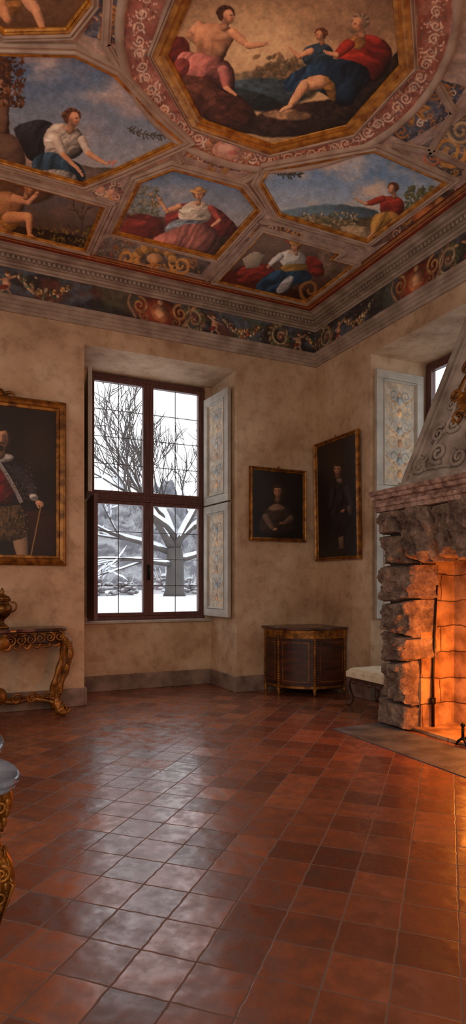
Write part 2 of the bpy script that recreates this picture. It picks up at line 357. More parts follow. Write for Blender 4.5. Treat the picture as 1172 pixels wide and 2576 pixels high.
# ------------------------------------------------------------------ painting engine (per-vertex colour)
def vnoise(x, y, seed=0):
    xi = np.floor(x).astype(np.int64); yi = np.floor(y).astype(np.int64); xf = x - xi; yf = y - yi
    def h(a, b):
        n = (a * 374761393 + b * 668265263 + seed * 144269504) & 0xffffffff
        n = ((n ^ (n >> 13)) * 1274126177) & 0xffffffff
        return ((n ^ (n >> 16)) & 0xffff) / 65535.0
    u = xf * xf * (3 - 2 * xf); w = yf * yf * (3 - 2 * yf)
    return (h(xi, yi) * (1 - u) + h(xi + 1, yi) * u) * (1 - w) + (h(xi, yi + 1) * (1 - u) + h(xi + 1, yi + 1) * u) * w
def fbm(x, y, seed=0, o=4):
    r = 0; a = .5; t = 0
    for i in range(o): r = r + a * vnoise(x * 2 ** i, y * 2 ** i, seed + i); t += a; a *= .55
    return r / t
class Paint:
    def __init__(s, X, Y): s.X = X; s.Y = Y; s.C = np.zeros((len(X), 3)); s.rng = random.Random(3)
    def sel(s, x0, x1, y0, y1): return np.nonzero((s.X >= x0) & (s.X <= x1) & (s.Y >= y0) & (s.Y <= y1))[0]
    def over(s, i, a, c):
        a = np.clip(a, 0, 1)[:, None]; s.C[i] = s.C[i] * (1 - a) + np.clip(c, 0, 255) * a
    def fill(s, c): s.C[:] = c
    def grad(s, y0, c0, y1, c1, tilt=0):
        t = np.clip((s.Y + tilt * s.X - y0) / (y1 - y0), 0, 1)[:, None]; s.C[:] = np.array(c0) * (1 - t) + np.array(c1) * t
    def clouds(s, c, scale, thr, width=.15, seed=0, amt=1, box=None):
        i = s.sel(*box) if box else np.arange(len(s.X))
        n = fbm(s.X[i] / scale, s.Y[i] / scale * 1.5, seed, 5); t = np.clip((n - thr) / (width * 1.6), 0, 1); t = t * t * (3 - 2 * t)
        if box:
            m = 70.0; e = np.minimum(np.minimum(s.X[i] - box[0], box[1] - s.X[i]), np.minimum(s.Y[i] - box[2], box[3] - s.Y[i])); t = t * np.clip(e / m, 0, 1)
        s.over(i, t * amt, np.array(c, float)[None, :] * (0.85 + .3 * n[:, None]))
    def glow(s, cx, cy, rx, ry, c, amt=.6):
        i = s.sel(cx - 2 * rx, cx + 2 * rx, cy - 2 * ry, cy + 2 * ry); d = ((s.X[i] - cx) / rx) ** 2 + ((s.Y[i] - cy) / ry) ** 2
        s.over(i, np.exp(-d * 1.5) * amt, np.array([c], float))
    def dim(s, cx, cy, rx, ry, amt=.45):
        """darkens the painted colour away from a given centre"""
        d = np.hypot((s.X - cx) / rx, (s.Y - cy) / ry); s.C *= (1 - amt * np.clip((d - .55) / .6, 0, 1))[:, None]
    def poly(s, pts, c, soft=2.5, it=2, fold=0, ang=70, fw=14, seed=0, rim=.22, lit=.3, mott=0):
        P = np.array(smooth_pts(pts, it, True)); m = soft + 1
        i = s.sel(P[:, 0].min() - m, P[:, 0].max() + m, P[:, 1].min() - m, P[:, 1].max() + m)
        if not len(i): return
        x = s.X[i]; y = s.Y[i]; ins = np.zeros(len(i), bool); d = np.full(len(i), 1e9); n = len(P)
        for k in range(n):
            ax, ay = P[k]; bx, by = P[(k + 1) % n]
            cond = ((ay > y) != (by > y)); den = (by - ay) if abs(by - ay) > 1e-9 else 1e-9
            ins ^= cond & (x < (bx - ax) * (y - ay) / den + ax)
            ex, ey = bx - ax, by - ay; l = ex * ex + ey * ey + 1e-9
            t = np.clip(((x - ax) * ex + (y - ay) * ey) / l, 0, 1)
            d = np.minimum(d, np.hypot(x - ax - t * ex, y - ay - t * ey))
        sd = np.where(ins, d, -d); size = max(np.ptp(P[:, 0]), np.ptp(P[:, 1]))
        cx, cy = P[:, 0].mean(), P[:, 1].mean()
        dn = np.clip(sd, 0, None) / (size * .12 + .0001)
        sh = 1 - rim * np.exp(-dn) * (.6 + .8 * ((x - cx) + (y - cy) > 0)) + lit * (-(x - cx) - (y - cy)) / size
        if fold:
            a = math.radians(ang); ac = x * math.cos(a) + y * math.sin(a); al = -x * math.sin(a) + y * math.cos(a)
            bend = (fbm(al / (fw * 3.), ac / (fw * 4.), seed + 31, 2) - .5) * fw * 2.5
            n = fbm((ac + bend) / (fw * .8), al / (fw * 3.6), seed + 9, 3)
            sh = sh * np.clip(1 + fold * 5.0 * (n - .5), .35, 1.7)
        if mott: sh = sh * (1 + mott * 1.3 * (fbm(x / 14, y / 9, seed, 4) - .5) * 2)
        s.over(i, .5 + sd / soft, np.array(c, float)[None, :] * sh[:, None])
    def limb(s, x0, y0, r0, x1, y1, r1, c, soft=2, shade=.65):
        m = max(r0, r1) + soft; i = s.sel(min(x0, x1) - m, max(x0, x1) + m, min(y0, y1) - m, max(y0, y1) + m)
        if not len(i): return
        x = s.X[i]; y = s.Y[i]; ex, ey = x1 - x0, y1 - y0; l = ex * ex + ey * ey + 1e-9
        t = np.clip(((x - x0) * ex + (y - y0) * ey) / l, 0, 1); r = r0 + (r1 - r0) * t
        if r0 > 7 and r1 < r0: r = r * (1 + .10 * np.sin(t * math.pi))
        dx = x - x0 - t * ex; dy = y - y0 - t * ey; d = np.hypot(dx, dy)
        sh = 1 + shade * (.2 - .45 * (d / (r + .01)) ** 2 - .42 * (dx + dy) / (r + .01))
        s.over(i, .5 + (r - d) / soft, np.array(c, float)[None, :] * sh[:, None])
    def ell(s, cx, cy, rx, ry, c, rot=0, soft=2, shade=.3):
        m = max(rx, ry) + soft; i = s.sel(cx - m, cx + m, cy - m, cy + m)
        if not len(i): return
        a = math.radians(rot); x = s.X[i] - cx; y = s.Y[i] - cy
        p = (x * math.cos(a) + y * math.sin(a)) / rx; q = (-x * math.sin(a) + y * math.cos(a)) / ry; d = np.hypot(p, q)
        sh = 1 + shade * (.3 - .5 * d * d - .5 * (x + y) / max(rx, ry))
        s.over(i, .5 + (1 - d) * min(rx, ry) / soft, np.array(c, float)[None, :] * sh[:, None])
    def stroke(s, pts, w, c, it=2, w1=None, shade=.15, soft=None):
        P = smooth_pts(pts, it); n = len(P) - 1; w1 = w if w1 is None else w1
        for k in range(n):
            a = w + (w1 - w) * k / n; b = w + (w1 - w) * (k + 1) / n
            s.limb(P[k][0], P[k][1], a, P[k + 1][0], P[k + 1][1], b, c, soft=soft or max(.8, min(2, w)) if s.unit else w * .6, shade=shade)
    unit = True
    def spiral(s, cx, cy, r, turns, a0, w, c, dirn=1, n=22):
        P = []
        for k in range(n + 1):
            t = k / n; a = math.radians(a0) + dirn * turns * 2 * math.pi * t; rr = r * (1 - .85 * t)
            P.append((cx + rr * math.cos(a), cy + rr * math.sin(a)))
        s.stroke(P, w, c, it=0, w1=w * .6)
    def scatter(s, n, x0, x1, y0, y1, cols, r, inside=None, asp=.5, soft=1.5):
        for _ in range(n):
            x = s.rng.uniform(x0, x1); y = s.rng.uniform(y0, y1)
            if inside is not None and not inpoly(x, y, inside): continue
            c = s.rng.choice(cols); k = s.rng.uniform(.6, 1.3)
            s.ell(x, y, r * k, r * k * asp, c, s.rng.uniform(0, 180), soft if s.unit else r * .3)
    def flower(s, cx, cy, r, c1, c2, n=7, sq=.75, rot=0):
        for k in range(n):
            a = 2 * math.pi * k / n + rot
            s.ell(cx + r * .6 * math.cos(a), cy + r * .6 * sq * math.sin(a), r * .45, r * .17, c1, math.degrees(a), 1.5 if s.unit else r * .1)
            s.ell(cx + r * .5 * math.cos(a), cy + r * .5 * sq * math.sin(a), r * .3, r * .04, [q * .65 for q in c1], math.degrees(a), 1.2 if s.unit else r * .1)
        s.ell(cx, cy, r * .28, r * .24, c2, 0, 1.5 if s.unit else r * .1)
    def head(s, cx, cy, r, look, skin, hair, hat=None):
        sf = max(1.2, r * .09)
        s.ell(cx - look * r * .2, cy - r * .2, r * 1.0, r * .98, hair, 0, 3)
        for k in range(11):
            a = -math.pi * (k / 10) + .15; s.ell(cx - look * r * .25 + r * .9 * math.cos(a), cy - r * .22 + r * .85 * math.sin(a), r * .26, r * .22, [h * (.8 + .4 * (k % 2)) for h in hair], 0, 2.5)
        s.limb(cx - look * r * .2, cy + r * .6, r * .4, cx - look * r * .4, cy + r * 1.4, r * .46, [k * .78 for k in skin])
        s.ell(cx + look * r * .14, cy + r * .08, r * .64, r * .88, skin, -look * 8, sf * 1.6, .45)
        s.glow(cx - look * r * .25, cy + r * .3, r * .35, r * .6, [k * .62 for k in skin], .75); s.glow(cx, cy + r * .85, r * .5, r * .2, [k * .55 for k in skin], .6)
        s.glow(cx + look * r * .3, cy - r * .35, r * .3, r * .2, [min(255, k * 1.15) for k in skin], .6)
        if abs(look) > .5: s.ell(cx + look * r * .72, cy + r * .14, r * .11, r * .14, [k * .95 for k in skin], 0, sf)
        else: s.glow(cx + look * r * .3 + r * .06, cy + r * .2, r * .1, r * .2, [k * .7 for k in skin], .7)
        ey = [k * .34 for k in skin]
        s.glow(cx + look * r * .45 + (r * .2 if abs(look) < .4 else 0), cy - r * .04, r * .2, r * .13, ey, .9)
        if abs(look) < .7: s.glow(cx - r * .22 + look * r * .1, cy - r * .04, r * .18, r * .13, ey, .9)
        s.glow(cx + look * r * .42, cy + r * .5, r * .2, r * .08, (130, 56, 44), .9)
        s.glow(cx + look * r * .12, cy + r * .33, r * .25, r * .2, [min(255, skin[0] * 1.05), skin[1] * .84, skin[2] * .78], .6)
        if hat: s.ell(cx - look * r * .1, cy - r * .62, r * 1.45, r * .42, hat, -8 * look, 2, .6); s.ell(cx - look * r * .1, cy - r * .9, r * .8, r * .42, [k * .9 for k in hat], 0, 2, .6)
    def face(s, cx, cy, r, look, skin, hair, beard=False):
        """three-quarter portrait face, lit from the upper left"""
        K = lambda f: [min(255, k * f) for k in skin]; ax = cx + look * r * .28
        s.ell(cx, cy - r * .15, r * .98, r * 1.05, hair, 0, 3)
        for sg in (-1, 1): s.ell(cx + sg * r * .72, cy + r * .1, r * .32, r * .55, hair, 0, 3)
        s.limb(cx, cy + r * .5, r * .42, cx, cy + r * 1.3, r * .5, K(.6))
        s.ell(cx + look * r * .1, cy + r * .1, r * .66, r * .92, skin, 0, r * .14, .35)
        s.glow(cx + r * .48, cy + r * .3, r * .35, r * .7, K(.4), .8); s.glow(cx, cy + r * .92, r * .5, r * .2, K(.5), .6)
        s.glow(ax - r * .1, cy - r * .42, r * .4, r * .25, K(1.2), .6); s.glow(ax - r * .35, cy + r * .22, r * .2, r * .2, (skin[0] * 1.1, skin[1] * .95, skin[2] * .85), .6)
        for sg in (-1, 1):
            ex = ax + sg * r * .27; s.glow(ex, cy - r * .04, r * .2, r * .14, K(.5), .85)
            s.ell(ex, cy - r * .02, r * .11, r * .045, K(.85), 0, 1); s.ell(ex + look * r * .02, cy - r * .02, r * .055, r * .05, (40, 26, 20), 0, 1)
            s.stroke([(ex - r * .16, cy - r * .16), (ex, cy - r * .21), (ex + r * .16, cy - r * .16)], r * .025, K(.5), 1)
        s.glow(ax + look * r * .04, cy + r * .14, r * .07, r * .22, K(1.22), .7); s.glow(ax + r * .13, cy + r * .2, r * .07, r * .18, K(.55), .7)
        s.glow(ax + look * r * .05, cy + r * .36, r * .13, r * .05, K(.5), .7)
        s.ell(ax, cy + r * .56, r * .17, r * .045, (134, 66, 54), 0, 1.2); s.glow(ax, cy + r * .66, r * .14, r * .05, K(1.0), .5)
        s.ell(cx - look * r * .1, cy - r * .82, r * .82, r * .34, hair, 0, 2.5)
        if beard:
            s.stroke([(ax - r * .3, cy + r * .52), (ax, cy + r * .44), (ax + r * .3, cy + r * .52)], r * .05, hair, 1); s.ell(ax, cy + r * .88, r * .2, r * .26, hair, 0, 3); s.glow(cx, cy + r * .85, r * .5, r * .2, hair, .45)
    def hand(s, x, y, ang, r, skin):
        s.ell(x, y, r, r * .7, skin, ang, 1.5)
        for k in range(4):
            a = math.radians(ang + (k - 1.5) * 16); s.limb(x + r * .5 * math.cos(a), y + r * .5 * math.sin(a), r * .24, x + r * (1.9 - .15 * abs(k - 1)) * math.cos(a), y + r * (1.9 - .15 * abs(k - 1)) * math.sin(a), r * .15, skin, 1)
        a = math.radians(ang - 60); s.limb(x, y, r * .28, x + r * 1.2 * math.cos(a), y + r * 1.2 * math.sin(a), r * .18, skin, 1)
    def age(s, sc, seed=0, amt=.22):
        n = fbm(s.X / sc, s.Y / sc, seed, 5)[:, None]; s.C *= (1 + amt * (n - .5) * 2)
def inpoly(x, y, P):
    r = False; n = len(P)
    for k in range(n):
        ax, ay = P[k]; bx, by = P[(k + 1) % n]
        if (ay > y) != (by > y) and x < (bx - ax) * (y - ay) / (by - ay) + ax: r = not r
    return r
def image_px(V):  # projects to image pixels; the painted shapes are laid out in these
    """image pixel coordinates (projected through the camera) of points lying on a painted plane"""
    rx = V[:, 0] - CAM[0]; ry = V[:, 1] - CAM[1]; rz = V[:, 2] - CAM[2]
    d = np.maximum(.35, rx * SN + ry * CS); l = rx * CS - ry * SN
    return 586 + 1535 * l / d, 1470 - 1535 * rz / d
def painted_grid(name, O, U, V, du, dv, step, painter, material, parent, maskpoly=None, local=False, label=None, cat=None, kind=None, warp=2.2):
    O, U, V = (np.array(a, float) for a in (O, U, V))
    nu = max(2, int(round(du / step))); nv = max(2, int(round(dv / step)))
    a = np.linspace(0, du, nu + 1); b = np.linspace(0, dv, nv + 1); A, B = np.meshgrid(a, b)
    A = A.ravel(); B = B.ravel(); W = O + A[:, None] * U + B[:, None] * V
    idx = np.arange((nu + 1) * (nv + 1)).reshape(nv + 1, nu + 1)
    F = np.stack([idx[:-1, :-1], idx[:-1, 1:], idx[1:, 1:], idx[1:, :-1]], -1).reshape(-1, 4)
    if maskpoly is not None:
        ce = W[F].mean(1); x = ce[:, 0]; y = ce[:, 1]; ins = np.zeros(len(F), bool); n = len(maskpoly)
        for k in range(n):
            ax, ay = maskpoly[k]; bx, by = maskpoly[(k + 1) % n]
            if abs(by - ay) < 1e-12: continue
            ins ^= ((ay > y) != (by > y)) & (x < (bx - ax) * (y - ay) / (by - ay) + ax)
        F = F[ins]; used = np.unique(F); re = np.full(len(W), -1); re[used] = np.arange(len(used)); F = re[F]; W = W[used]; A = A[used]; B = B[used]
    if local: p = Paint(A, B); p.unit = False
    else:
        X, Y = image_px(W); wx = (fbm(X / 11, Y / 11, 51, 3) - .5) * 2 * warp; wy = (fbm(X / 11, Y / 11, 77, 3) - .5) * 2 * warp
        p = Paint(X + wx, Y + wy)
    painter(p, W)
    off = np.array(parent['_base']) if parent is not None else np.zeros(3)
    me = bpy.data.meshes.new(name); me.vertices.add(len(W)); me.vertices.foreach_set('co', (W - off).ravel().astype(np.float32))
    me.loops.add(F.size); me.loops.foreach_set('vertex_index', F.ravel().astype(np.int32))
    me.polygons.add(len(F)); me.polygons.foreach_set('loop_start', np.arange(0, F.size, 4, dtype=np.int32))
    try: me.polygons.foreach_set('loop_total', np.full(len(F), 4, dtype=np.int32))
    except Exception: pass
    me.update(calc_edges=True); me.validate()
    ca = me.color_attributes.new('Col', 'FLOAT_COLOR', 'POINT')
    rgb = lin(np.clip(p.C, 0, 255)); ca.data.foreach_set('color', np.concatenate([rgb, np.ones((len(rgb), 1))], 1).ravel().astype(np.float32))
    me.materials.append(material)
    o = bpy.data.objects.new(name, me); COL.objects.link(o)
    if parent is not None: o.parent = parent; o['_base'] = tuple(off)
    meta(o, label, cat, kind); return o

# ------------------------------------------------------------------ room shell
XL, YF = -7.5, -9.5
m = MB(); m.box(XL - .2, 1.0, YF - .2, 1.0, -.1, 0)
m.build('floor', M['tile'], kind='structure')
W1a, W1b = -3.064, -1.176
m = MB()
m.box(XL - .2, W1a, 0, 1.0, 0, 5.1); m.box(W1b, 0, 0, 1.0, 0, 5.1); m.box(W1a, W1b, 0, 1.0, ZO, 5.1)
m.box(W1a, W1b, .8, 1.0, 0, .88); m.box(W1a, -2.86, .8, 1.0, .88, ZO); m.box(-1.26, W1b, .8, 1.0, .88, ZO)
m.build('wall_back', M['plaster'], kind='structure')
W2a, W2b = -1.145, -3.03
m = MB()
m.box(0, 1.0, W2a, 1.0, 0, 5.1); m.box(0, 1.0, YF - .2, W2b, 0, 5.1); m.box(0, 1.0, W2b, W2a, ZO, 5.1)
m.box(.8, 1.0, W2b, W2a, 0, .88); m.box(.8, 1.0, -3.03, -2.95, .88, ZO)
m.build('wall_right', M['plaster'], kind='structure')
m = MB(); m.box(XL - .2, XL, YF - .2, 1, 0, 5.1); m.build('wall_left', M['plaster'], kind='structure')
m = MB(); m.box(XL, 1, YF - .2, YF, 0, 5.1); m.build('wall_front', M['plaster'], kind='structure')
m = MB(); m.box(XL - .2, 1, YF - .2, 1, ZC + .01, 5.15); m.build('ceiling', M['stucco'], kind='structure')
def skirt(name, segs):
    m = MB()
    for s in segs: m.box(*s)
    m.build(name, M['skirting'], kind='structure', bevel=.008)
T = .025; H = .2
skirt('baseboard_back', [(XL, W1a, -T, 0, 0, H), (W1a, W1a + T, -T, .8, 0, H), (W1a, W1b, .8 - T, .8, 0, H), (W1b - T, W1b, -T, .8, 0, H), (W1b, 0, -T, 0, 0, H)])
skirt('baseboard_right', [(-T, 0, W2a, 0, 0, H), (-T, .8, W2a - T, W2a, 0, H), (.8 - T, .8, W2b, W2a, 0, H), (-T, .8, W2b, W2b + T, 0, H), (-T, 0, YF, W2b, 0, H)])

def sweepL(name, prof, material, extra=None):
    m = MB(); n = len(prof); v = []
    for o, z in prof: v.append((XL, -o, z))
    for o, z in prof: v.append((-o, -o, z))
    for o, z in prof: v.append((-o, YF, z))
    f = []
    for k in range(2):
        for i in range(n - 1): f.append((k * n + i, k * n + i + 1, (k + 1) * n + i + 1, (k + 1) * n + i))
    m.add(v, f)
    if extra: extra(m)
    return m.build(name, material, kind='structure', fix=False)
sweepL('trim_1', [(0, 4.235), (.02, 4.235), (.024, 4.27), (.036, 4.272), (.04, 4.31), (.052, 4.312), (.056, 4.345), (.075, 4.355), (.085, 4.375), (.085, 4.39), (0, 4.39)], M['moulding'])
def dentils(m):
    x = -.12
    while x > -5.6:
        m.box(x - .028, x, -.125, -.06, 4.752, 4.785); x -= .052
    y = -.12
    while y > -4.2:
        m.box(-.125, -.06, y - .028, y, 4.752, 4.785); y -= .052
sweepL('trim_2', [(0, 4.70), (.02, 4.70), (.03, 4.715), (.05, 4.72), (.055, 4.742), (.085, 4.745), (.09, 4.79), (.14, 4.795), (.15, 4.808), (.19, 4.812), (.215, 4.83), (.25, 4.835), (.25, 4.845)], M['moulding'], dentils)

def frieze_paint(seed, length, red_at):
    def f(p, W):
        p.fill((56, 48, 48)); p.clouds((90, 98, 110), .3, .40, .12, seed, .85); p.clouds((104, 58, 44), .35, .5, .1, seed + 5, .75); p.clouds((76, 80, 62), .25, .54, .1, seed + 8, .7)
        p.rng = random.Random(seed); R = p.rng.uniform
        muted = [(122, 64, 48), (150, 130, 98), (76, 86, 64), (168, 144, 114), (64, 70, 56), (138, 90, 64)]
        x = .05; k = 0
        while x < length:
            if any(abs(x + .5 - r) < .72 for r in red_at): x += .1; continue
            d = 1 if k % 2 == 0 else -1
            cx, cy, r, a0 = x + .2, .16, .15, 90 * d
            p.spiral(cx, cy, r, 1.4, a0, .036, (72, 62, 50), d); p.spiral(cx, cy, r * .98, 1.4, a0, .024, (128, 106, 78), d); p.spiral(cx, cy + .01, r * .95, 1.4, a0, .009, (176, 154, 118), d)
            for q in range(14):
                a = math.radians(a0) + d * q * .45; rr = r * (1.15 - .03 * q); p.ell(cx + rr * math.cos(a), cy + rr * math.sin(a), .045, .018, R(.75, 1.05) * np.array(p.rng.choice(((140, 116, 82), (102, 104, 72), (148, 102, 70)))), math.degrees(a) + 55 * d, .012, .6)
            p.flower(cx, cy, .05, (150, 84, 62), (186, 150, 110), 6, 1)
            fx = x + .47; sk = (174, 130, 100)
            p.ell(fx, .15, .045, .065, sk, 0, .012, .8); p.ell(fx + .01 * d, .245, .028, .03, sk, 0, .008, .6); p.ell(fx + .005 * d, .262, .028, .018, (96, 62, 40), 0, .008)
            for (a, b, c2, e2) in ((fx, .19, fx + .09 * d, .24), (fx, .19, fx - .08 * d, .17), (fx - .01, .11, fx + .05 * d, .03), (fx, .1, fx - .06 * d, .05)): p.stroke([(a, b), (c2, e2)], .016, sk, 0, .010, .5)
            p.ell(fx - .03, .1, .05, .022, (130, 54, 42), 20, .01)
            for q in range(120):
                t = R(0, 1); gx = x + .58 + .55 * t; th = .014 + .036 * math.sin(math.pi * t); gy = .25 - .14 * math.sin(math.pi * t)
                p.ell(gx, gy + R(-th, th), R(.014, .028), R(.012, .022), p.rng.choice(muted + [(176, 132, 78)]), R(0, 180), .007, .7)
            p.scatter(30, x, x + 1.15, .02, .31, muted, .014, asp=.6)
            x += 1.2; k += 1
        for r in red_at:
            p.ell(r, .165, .32, .155, (104, 42, 30), 0, .02, .5); p.ell(r, .165, .22, .14, (136, 62, 42), 0, .02, .5); p.ell(r, .16, .12, .11, (154, 94, 62), 0, .015, .6); p.ell(r, .17, .06, .07, (184, 136, 100), 0, .015, .6)
            for sg in (-1, 1):
                p.spiral(r + sg * .25, .2, .10, 1.4, 90, .020, (136, 90, 54), sg); p.spiral(r + sg * .25, .205, .097, 1.4, 90, .007, (180, 140, 90), sg); p.spiral(r + sg * .19, .08, .065, 1.3, 90, .013, (140, 94, 58), -sg)
                p.stroke([(r + sg * .3, .06), (r + sg * .4, .2), (r + sg * .36, .3)], .016, (150, 110, 84), 2, .01)
            p.ell(r, .28, .035, .03, (176, 134, 98), 0, .01)
        p.age(.05, 3, .3)
    return f
painted_grid('trim_3', (-5.2, -.012, 4.385), (1, 0, 0), (0, 0, 1), 5.19, .325, .007, frieze_paint(11, 5.2, [5.2 - 2.18, .6]), M['panelpaint'], None, local=True, kind='structure')
painted_grid('trim_4', (-.012, -.012, 4.385), (0, -1, 0), (0, 0, 1), 4.0, .325, .007, frieze_paint(23, 4.0, [1.9, 3.6]), M['panelpaint'], None, local=True, kind='structure')

# ------------------------------------------------------------------ ceiling fresco field
OC = (-2.45, -3.35); OR = .81
def octo(r, c=OC):
    k = r * math.tan(math.pi / 8)
    return [(c[0] + a, c[1] + b) for a, b in ((-k, r), (k, r), (r, k), (r, -k), (k, -r), (-k, -r), (-r, -k), (-r, k))]
def ground_paint(p, W):
    x = W[:, 0]; y = W[:, 1]
    p.fill((160, 138, 124)); p.clouds((128, 106, 98), 40, .45, .2, 4, .6)
    cols = [(144, 80, 62), (172, 136, 114), (98, 104, 118), (188, 164, 134), (130, 86, 70), (156, 116, 72), (114, 98, 86)]
    G1, G2 = (196, 142, 76), (152, 102, 56)
    def region(pts, c, n=60, r=4.5, cs=cols, seed=1):
        p.rng = random.Random(seed); p.poly(pts, c, 2, 0, rim=.3, lit=0, mott=.3)
        xs = [q[0] for q in pts]; ys = [q[1] for q in pts]; bx = (min(xs), max(xs), min(ys), max(ys))
        p.scatter(n * 2, *bx, cs, r, pts, .42)
        for _ in range(n // 4):
            a, b = p.rng.uniform(bx[0], bx[1]), p.rng.uniform(bx[2], bx[3])
            if inpoly(a, b, pts): p.spiral(a, b, p.rng.uniform(8, 15), 1.3, p.rng.uniform(0, 360), 1.6, p.rng.choice([G1, G2, (206, 184, 154), (196, 150, 128)]), p.rng.choice([-1, 1]), 14)
    region([(222, -90), (415, -90), (385, 40), (345, 125), (310, 118), (212, 88)], (98, 100, 114), 150, seed=2)
    p.flower(305, 38, 52, G1, (150, 60, 40), 8)
    for a in ((265, 75), (350, 90), (330, -5)): p.spiral(a[0], a[1], 18, 1.4, 0, 3, G2)
    region([(482, 352), (560, 372), (662, 402), (640, 436), (560, 425), (462, 392)], (144, 92, 76), 110, seed=3)
    region([(948, 322), (1012, 285), (1062, 210), (1085, 195), (1172, 218), (1120, 300), (1022, 358)], (98, 100, 114), 150, seed=4)
    p.flower(1036, 272, 46, G1, (160, 66, 44), 8)
    for a in ((980, 310), (1090, 235), (1120, 225), (1010, 330)): p.spiral(a[0], a[1], 18, 1.4, 30, 3, G2)
    region([(1048, 374), (1130, 322), (1260, 215), (1300, 330), (1260, 420), (1130, 448)], (120, 110, 106), 110, seed=5)
    p.spiral(1130, 380, 44, 1.7, 0, 6, G1); p.spiral(1160, 330, 34, 1.6, 180, 5, (180, 150, 110), -1); p.spiral(1085, 395, 24, 1.4, 0, 4, (176, 110, 84))
    region([(222, 452), (300, 462), (314, 500), (270, 512), (236, 492)], (142, 100, 88), 60, seed=6)
    p.ell(255, 478, 11, 9, (198, 148, 120)); p.ell(278, 484, 9, 8, (190, 140, 112))
    region([(262, 600), (300, 588), (540, 650), (505, 690), (235, 640)], (128, 114, 104), 60, seed=7)
    region([(585, 574), (668, 556), (760, 590), (740, 612), (640, 600), (600, 620)], (142, 108, 96), 70, seed=8)
    region([(1010, 520), (1075, 490), (1172, 470), (1172, 500), (1090, 560), (940, 622), (905, 610)], (126, 96, 82), 70, seed=9)
    R = np.hypot(x - OC[0], y - OC[1]); th = np.arctan2(y - OC[1], x - OC[0])
    i = np.nonzero((R > .84) & (R < 1.05))[0]
    n = fbm(th[i] * 14, R[i] * 18, 5, 4)[:, None]; base = np.array([[124, 66, 54]]) * (1 - n) + np.array([[166, 118, 100]]) * n
    p.over(i, np.clip((R[i] - .84) / .01, 0, 1) * np.clip((1.05 - R[i]) / .01, 0, 1), base)
    rg = random.Random(9); cc = [(186, 148, 126), (200, 172, 150), (168, 120, 100), (150, 94, 76), (124, 70, 58), (180, 136, 104), (116, 100, 96)]
    for k in range(1100):
        a = rg.uniform(-.9, math.pi + .7); rr = .955 + .03 * math.sin(a * 20) + rg.gauss(0, .04)
        if not .865 < rr < 1.035: continue
        w = np.array([[OC[0] + rr * math.cos(a), OC[1] + rr * math.sin(a), ZC]]); qx, qy = image_px(w)
        if -40 < qx[0] < 1220 and qy[0] > -60: p.ell(qx[0], qy[0], rg.uniform(3.5, 7), rg.uniform(1.5, 2.8), rg.choice(cc), rg.uniform(0, 180), 1.3, .4)
    for k in range(46):
        a = -.8 + (math.pi + 1.4) * k / 45; w = np.array([[OC[0] + .955 * math.cos(a), OC[1] + .955 * math.sin(a), ZC]]); qx, qy = image_px(w)
        if -40 < qx[0] < 1220 and qy[0] > -60: p.spiral(qx[0], qy[0], 15, 1.4, 57 * a, 1.9, (206, 180, 156), 1 if k % 2 else -1, 14)
    def shell(cx, cy, r, c):
        for k in range(10):
            a = math.pi * (1 + k / 9); p.ell(cx + r * 1.0 * math.cos(a), cy + r * .62 * math.sin(a), r * .28, r * .2, c if k % 2 else [q * .75 for q in c], math.degrees(a))
        p.spiral(cx - r * 1.0, cy + r * .3, r * .45, 1.4, 0, 3.5, c, 1); p.spiral(cx + r * 1.0, cy + r * .3, r * .45, 1.4, 180, 3.5, c, -1)
    shell(574, 372, 46, (168, 118, 82)); p.ell(574, 378, 40, 25, (186, 138, 114), 4, 2); p.ell(570, 374, 22, 15, (208, 164, 140), 4, 6); p.ell(585, 384, 12, 6, (160, 96, 80), 0, 5)
    shell(548, 420, 20, (150, 112, 70))
    shell(388, 652, 46, (176, 134, 74)); p.ell(388, 650, 20, 13, (190, 146, 100)); p.flower(388, 668, 20, G1, G2, 6)
    p.spiral(320, 650, 26, 1.5, 0, 4, G1); p.spiral(455, 668, 26, 1.5, 180, 4, G1, -1)
    shell(1066, 528, 52, (176, 120, 66)); p.ell(1068, 536, 40, 24, (158, 92, 52), -12, 2); p.ell(1068, 536, 28, 15, (184, 110, 62), -12, 2)
    e = np.minimum(-x, -y); i = np.nonzero(e < .40)[0]; q = e[i]
    c = np.where((q < .335)[:, None], np.array([[112, 44, 26]]), np.array([[150, 100, 54]])); c = np.where(((q > .30) & (q < .315))[:, None], np.array([[176, 124, 66]]), c)
    c = np.where(((q > .375))[:, None], np.array([[92, 38, 26]]), c); p.over(i, np.ones(len(i)), c)
    p.age(16, 8, .25)
ceil_art = empty('ceiling_ornament', (-2.45, -2.4, ZC), 'painted ornamental ceiling field with scrolls, flowers and stucco ribs', 'ceiling decoration')
painted_grid('painted_field', (-5.2, -4.6, ZC), (1, 0, 0), (0, 1, 0), 4.96, 4.36, .007, ground_paint, M['fresco'], ceil_art, warp=1.2)
m = MB()
def cring(r, w, h, seg=96):
    P = [(OC[0] + r * math.cos(2 * math.pi * k / seg), OC[1] + r * math.sin(2 * math.pi * k / seg)) for k in range(seg)]
    m.ring(P, [(0, 0), (.006, h), (w * .5, h * 1.4), (w - .006, h), (w, 0)], lambda a, b, hh: (a, b, ZC - hh))
cring(1.05, .06, .02)
m.build('circular_rib', M['stucco'], ceil_art, smooth=True)

def rib(name, pts, w=.06, h=.022):
    m = MB(); n = len(pts)
    for i in range(n - 1):
        a = Vector((*pts[i], 0)); b = Vector((*pts[i + 1], 0)); d = (b - a).normalized(); s = Vector((-d.y, d.x, 0))
        L = (b - a).length
        m.obox((a.x, a.y, ZC), d, s, (0, 0, -1), 0, L, -w / 2, w / 2, 0, h * .6); m.obox((a.x, a.y, ZC), d, s, (0, 0, -1), 0, L, -w / 5, w / 5, 0, h)
    m.build(name, M['stucco'], ceil_art)

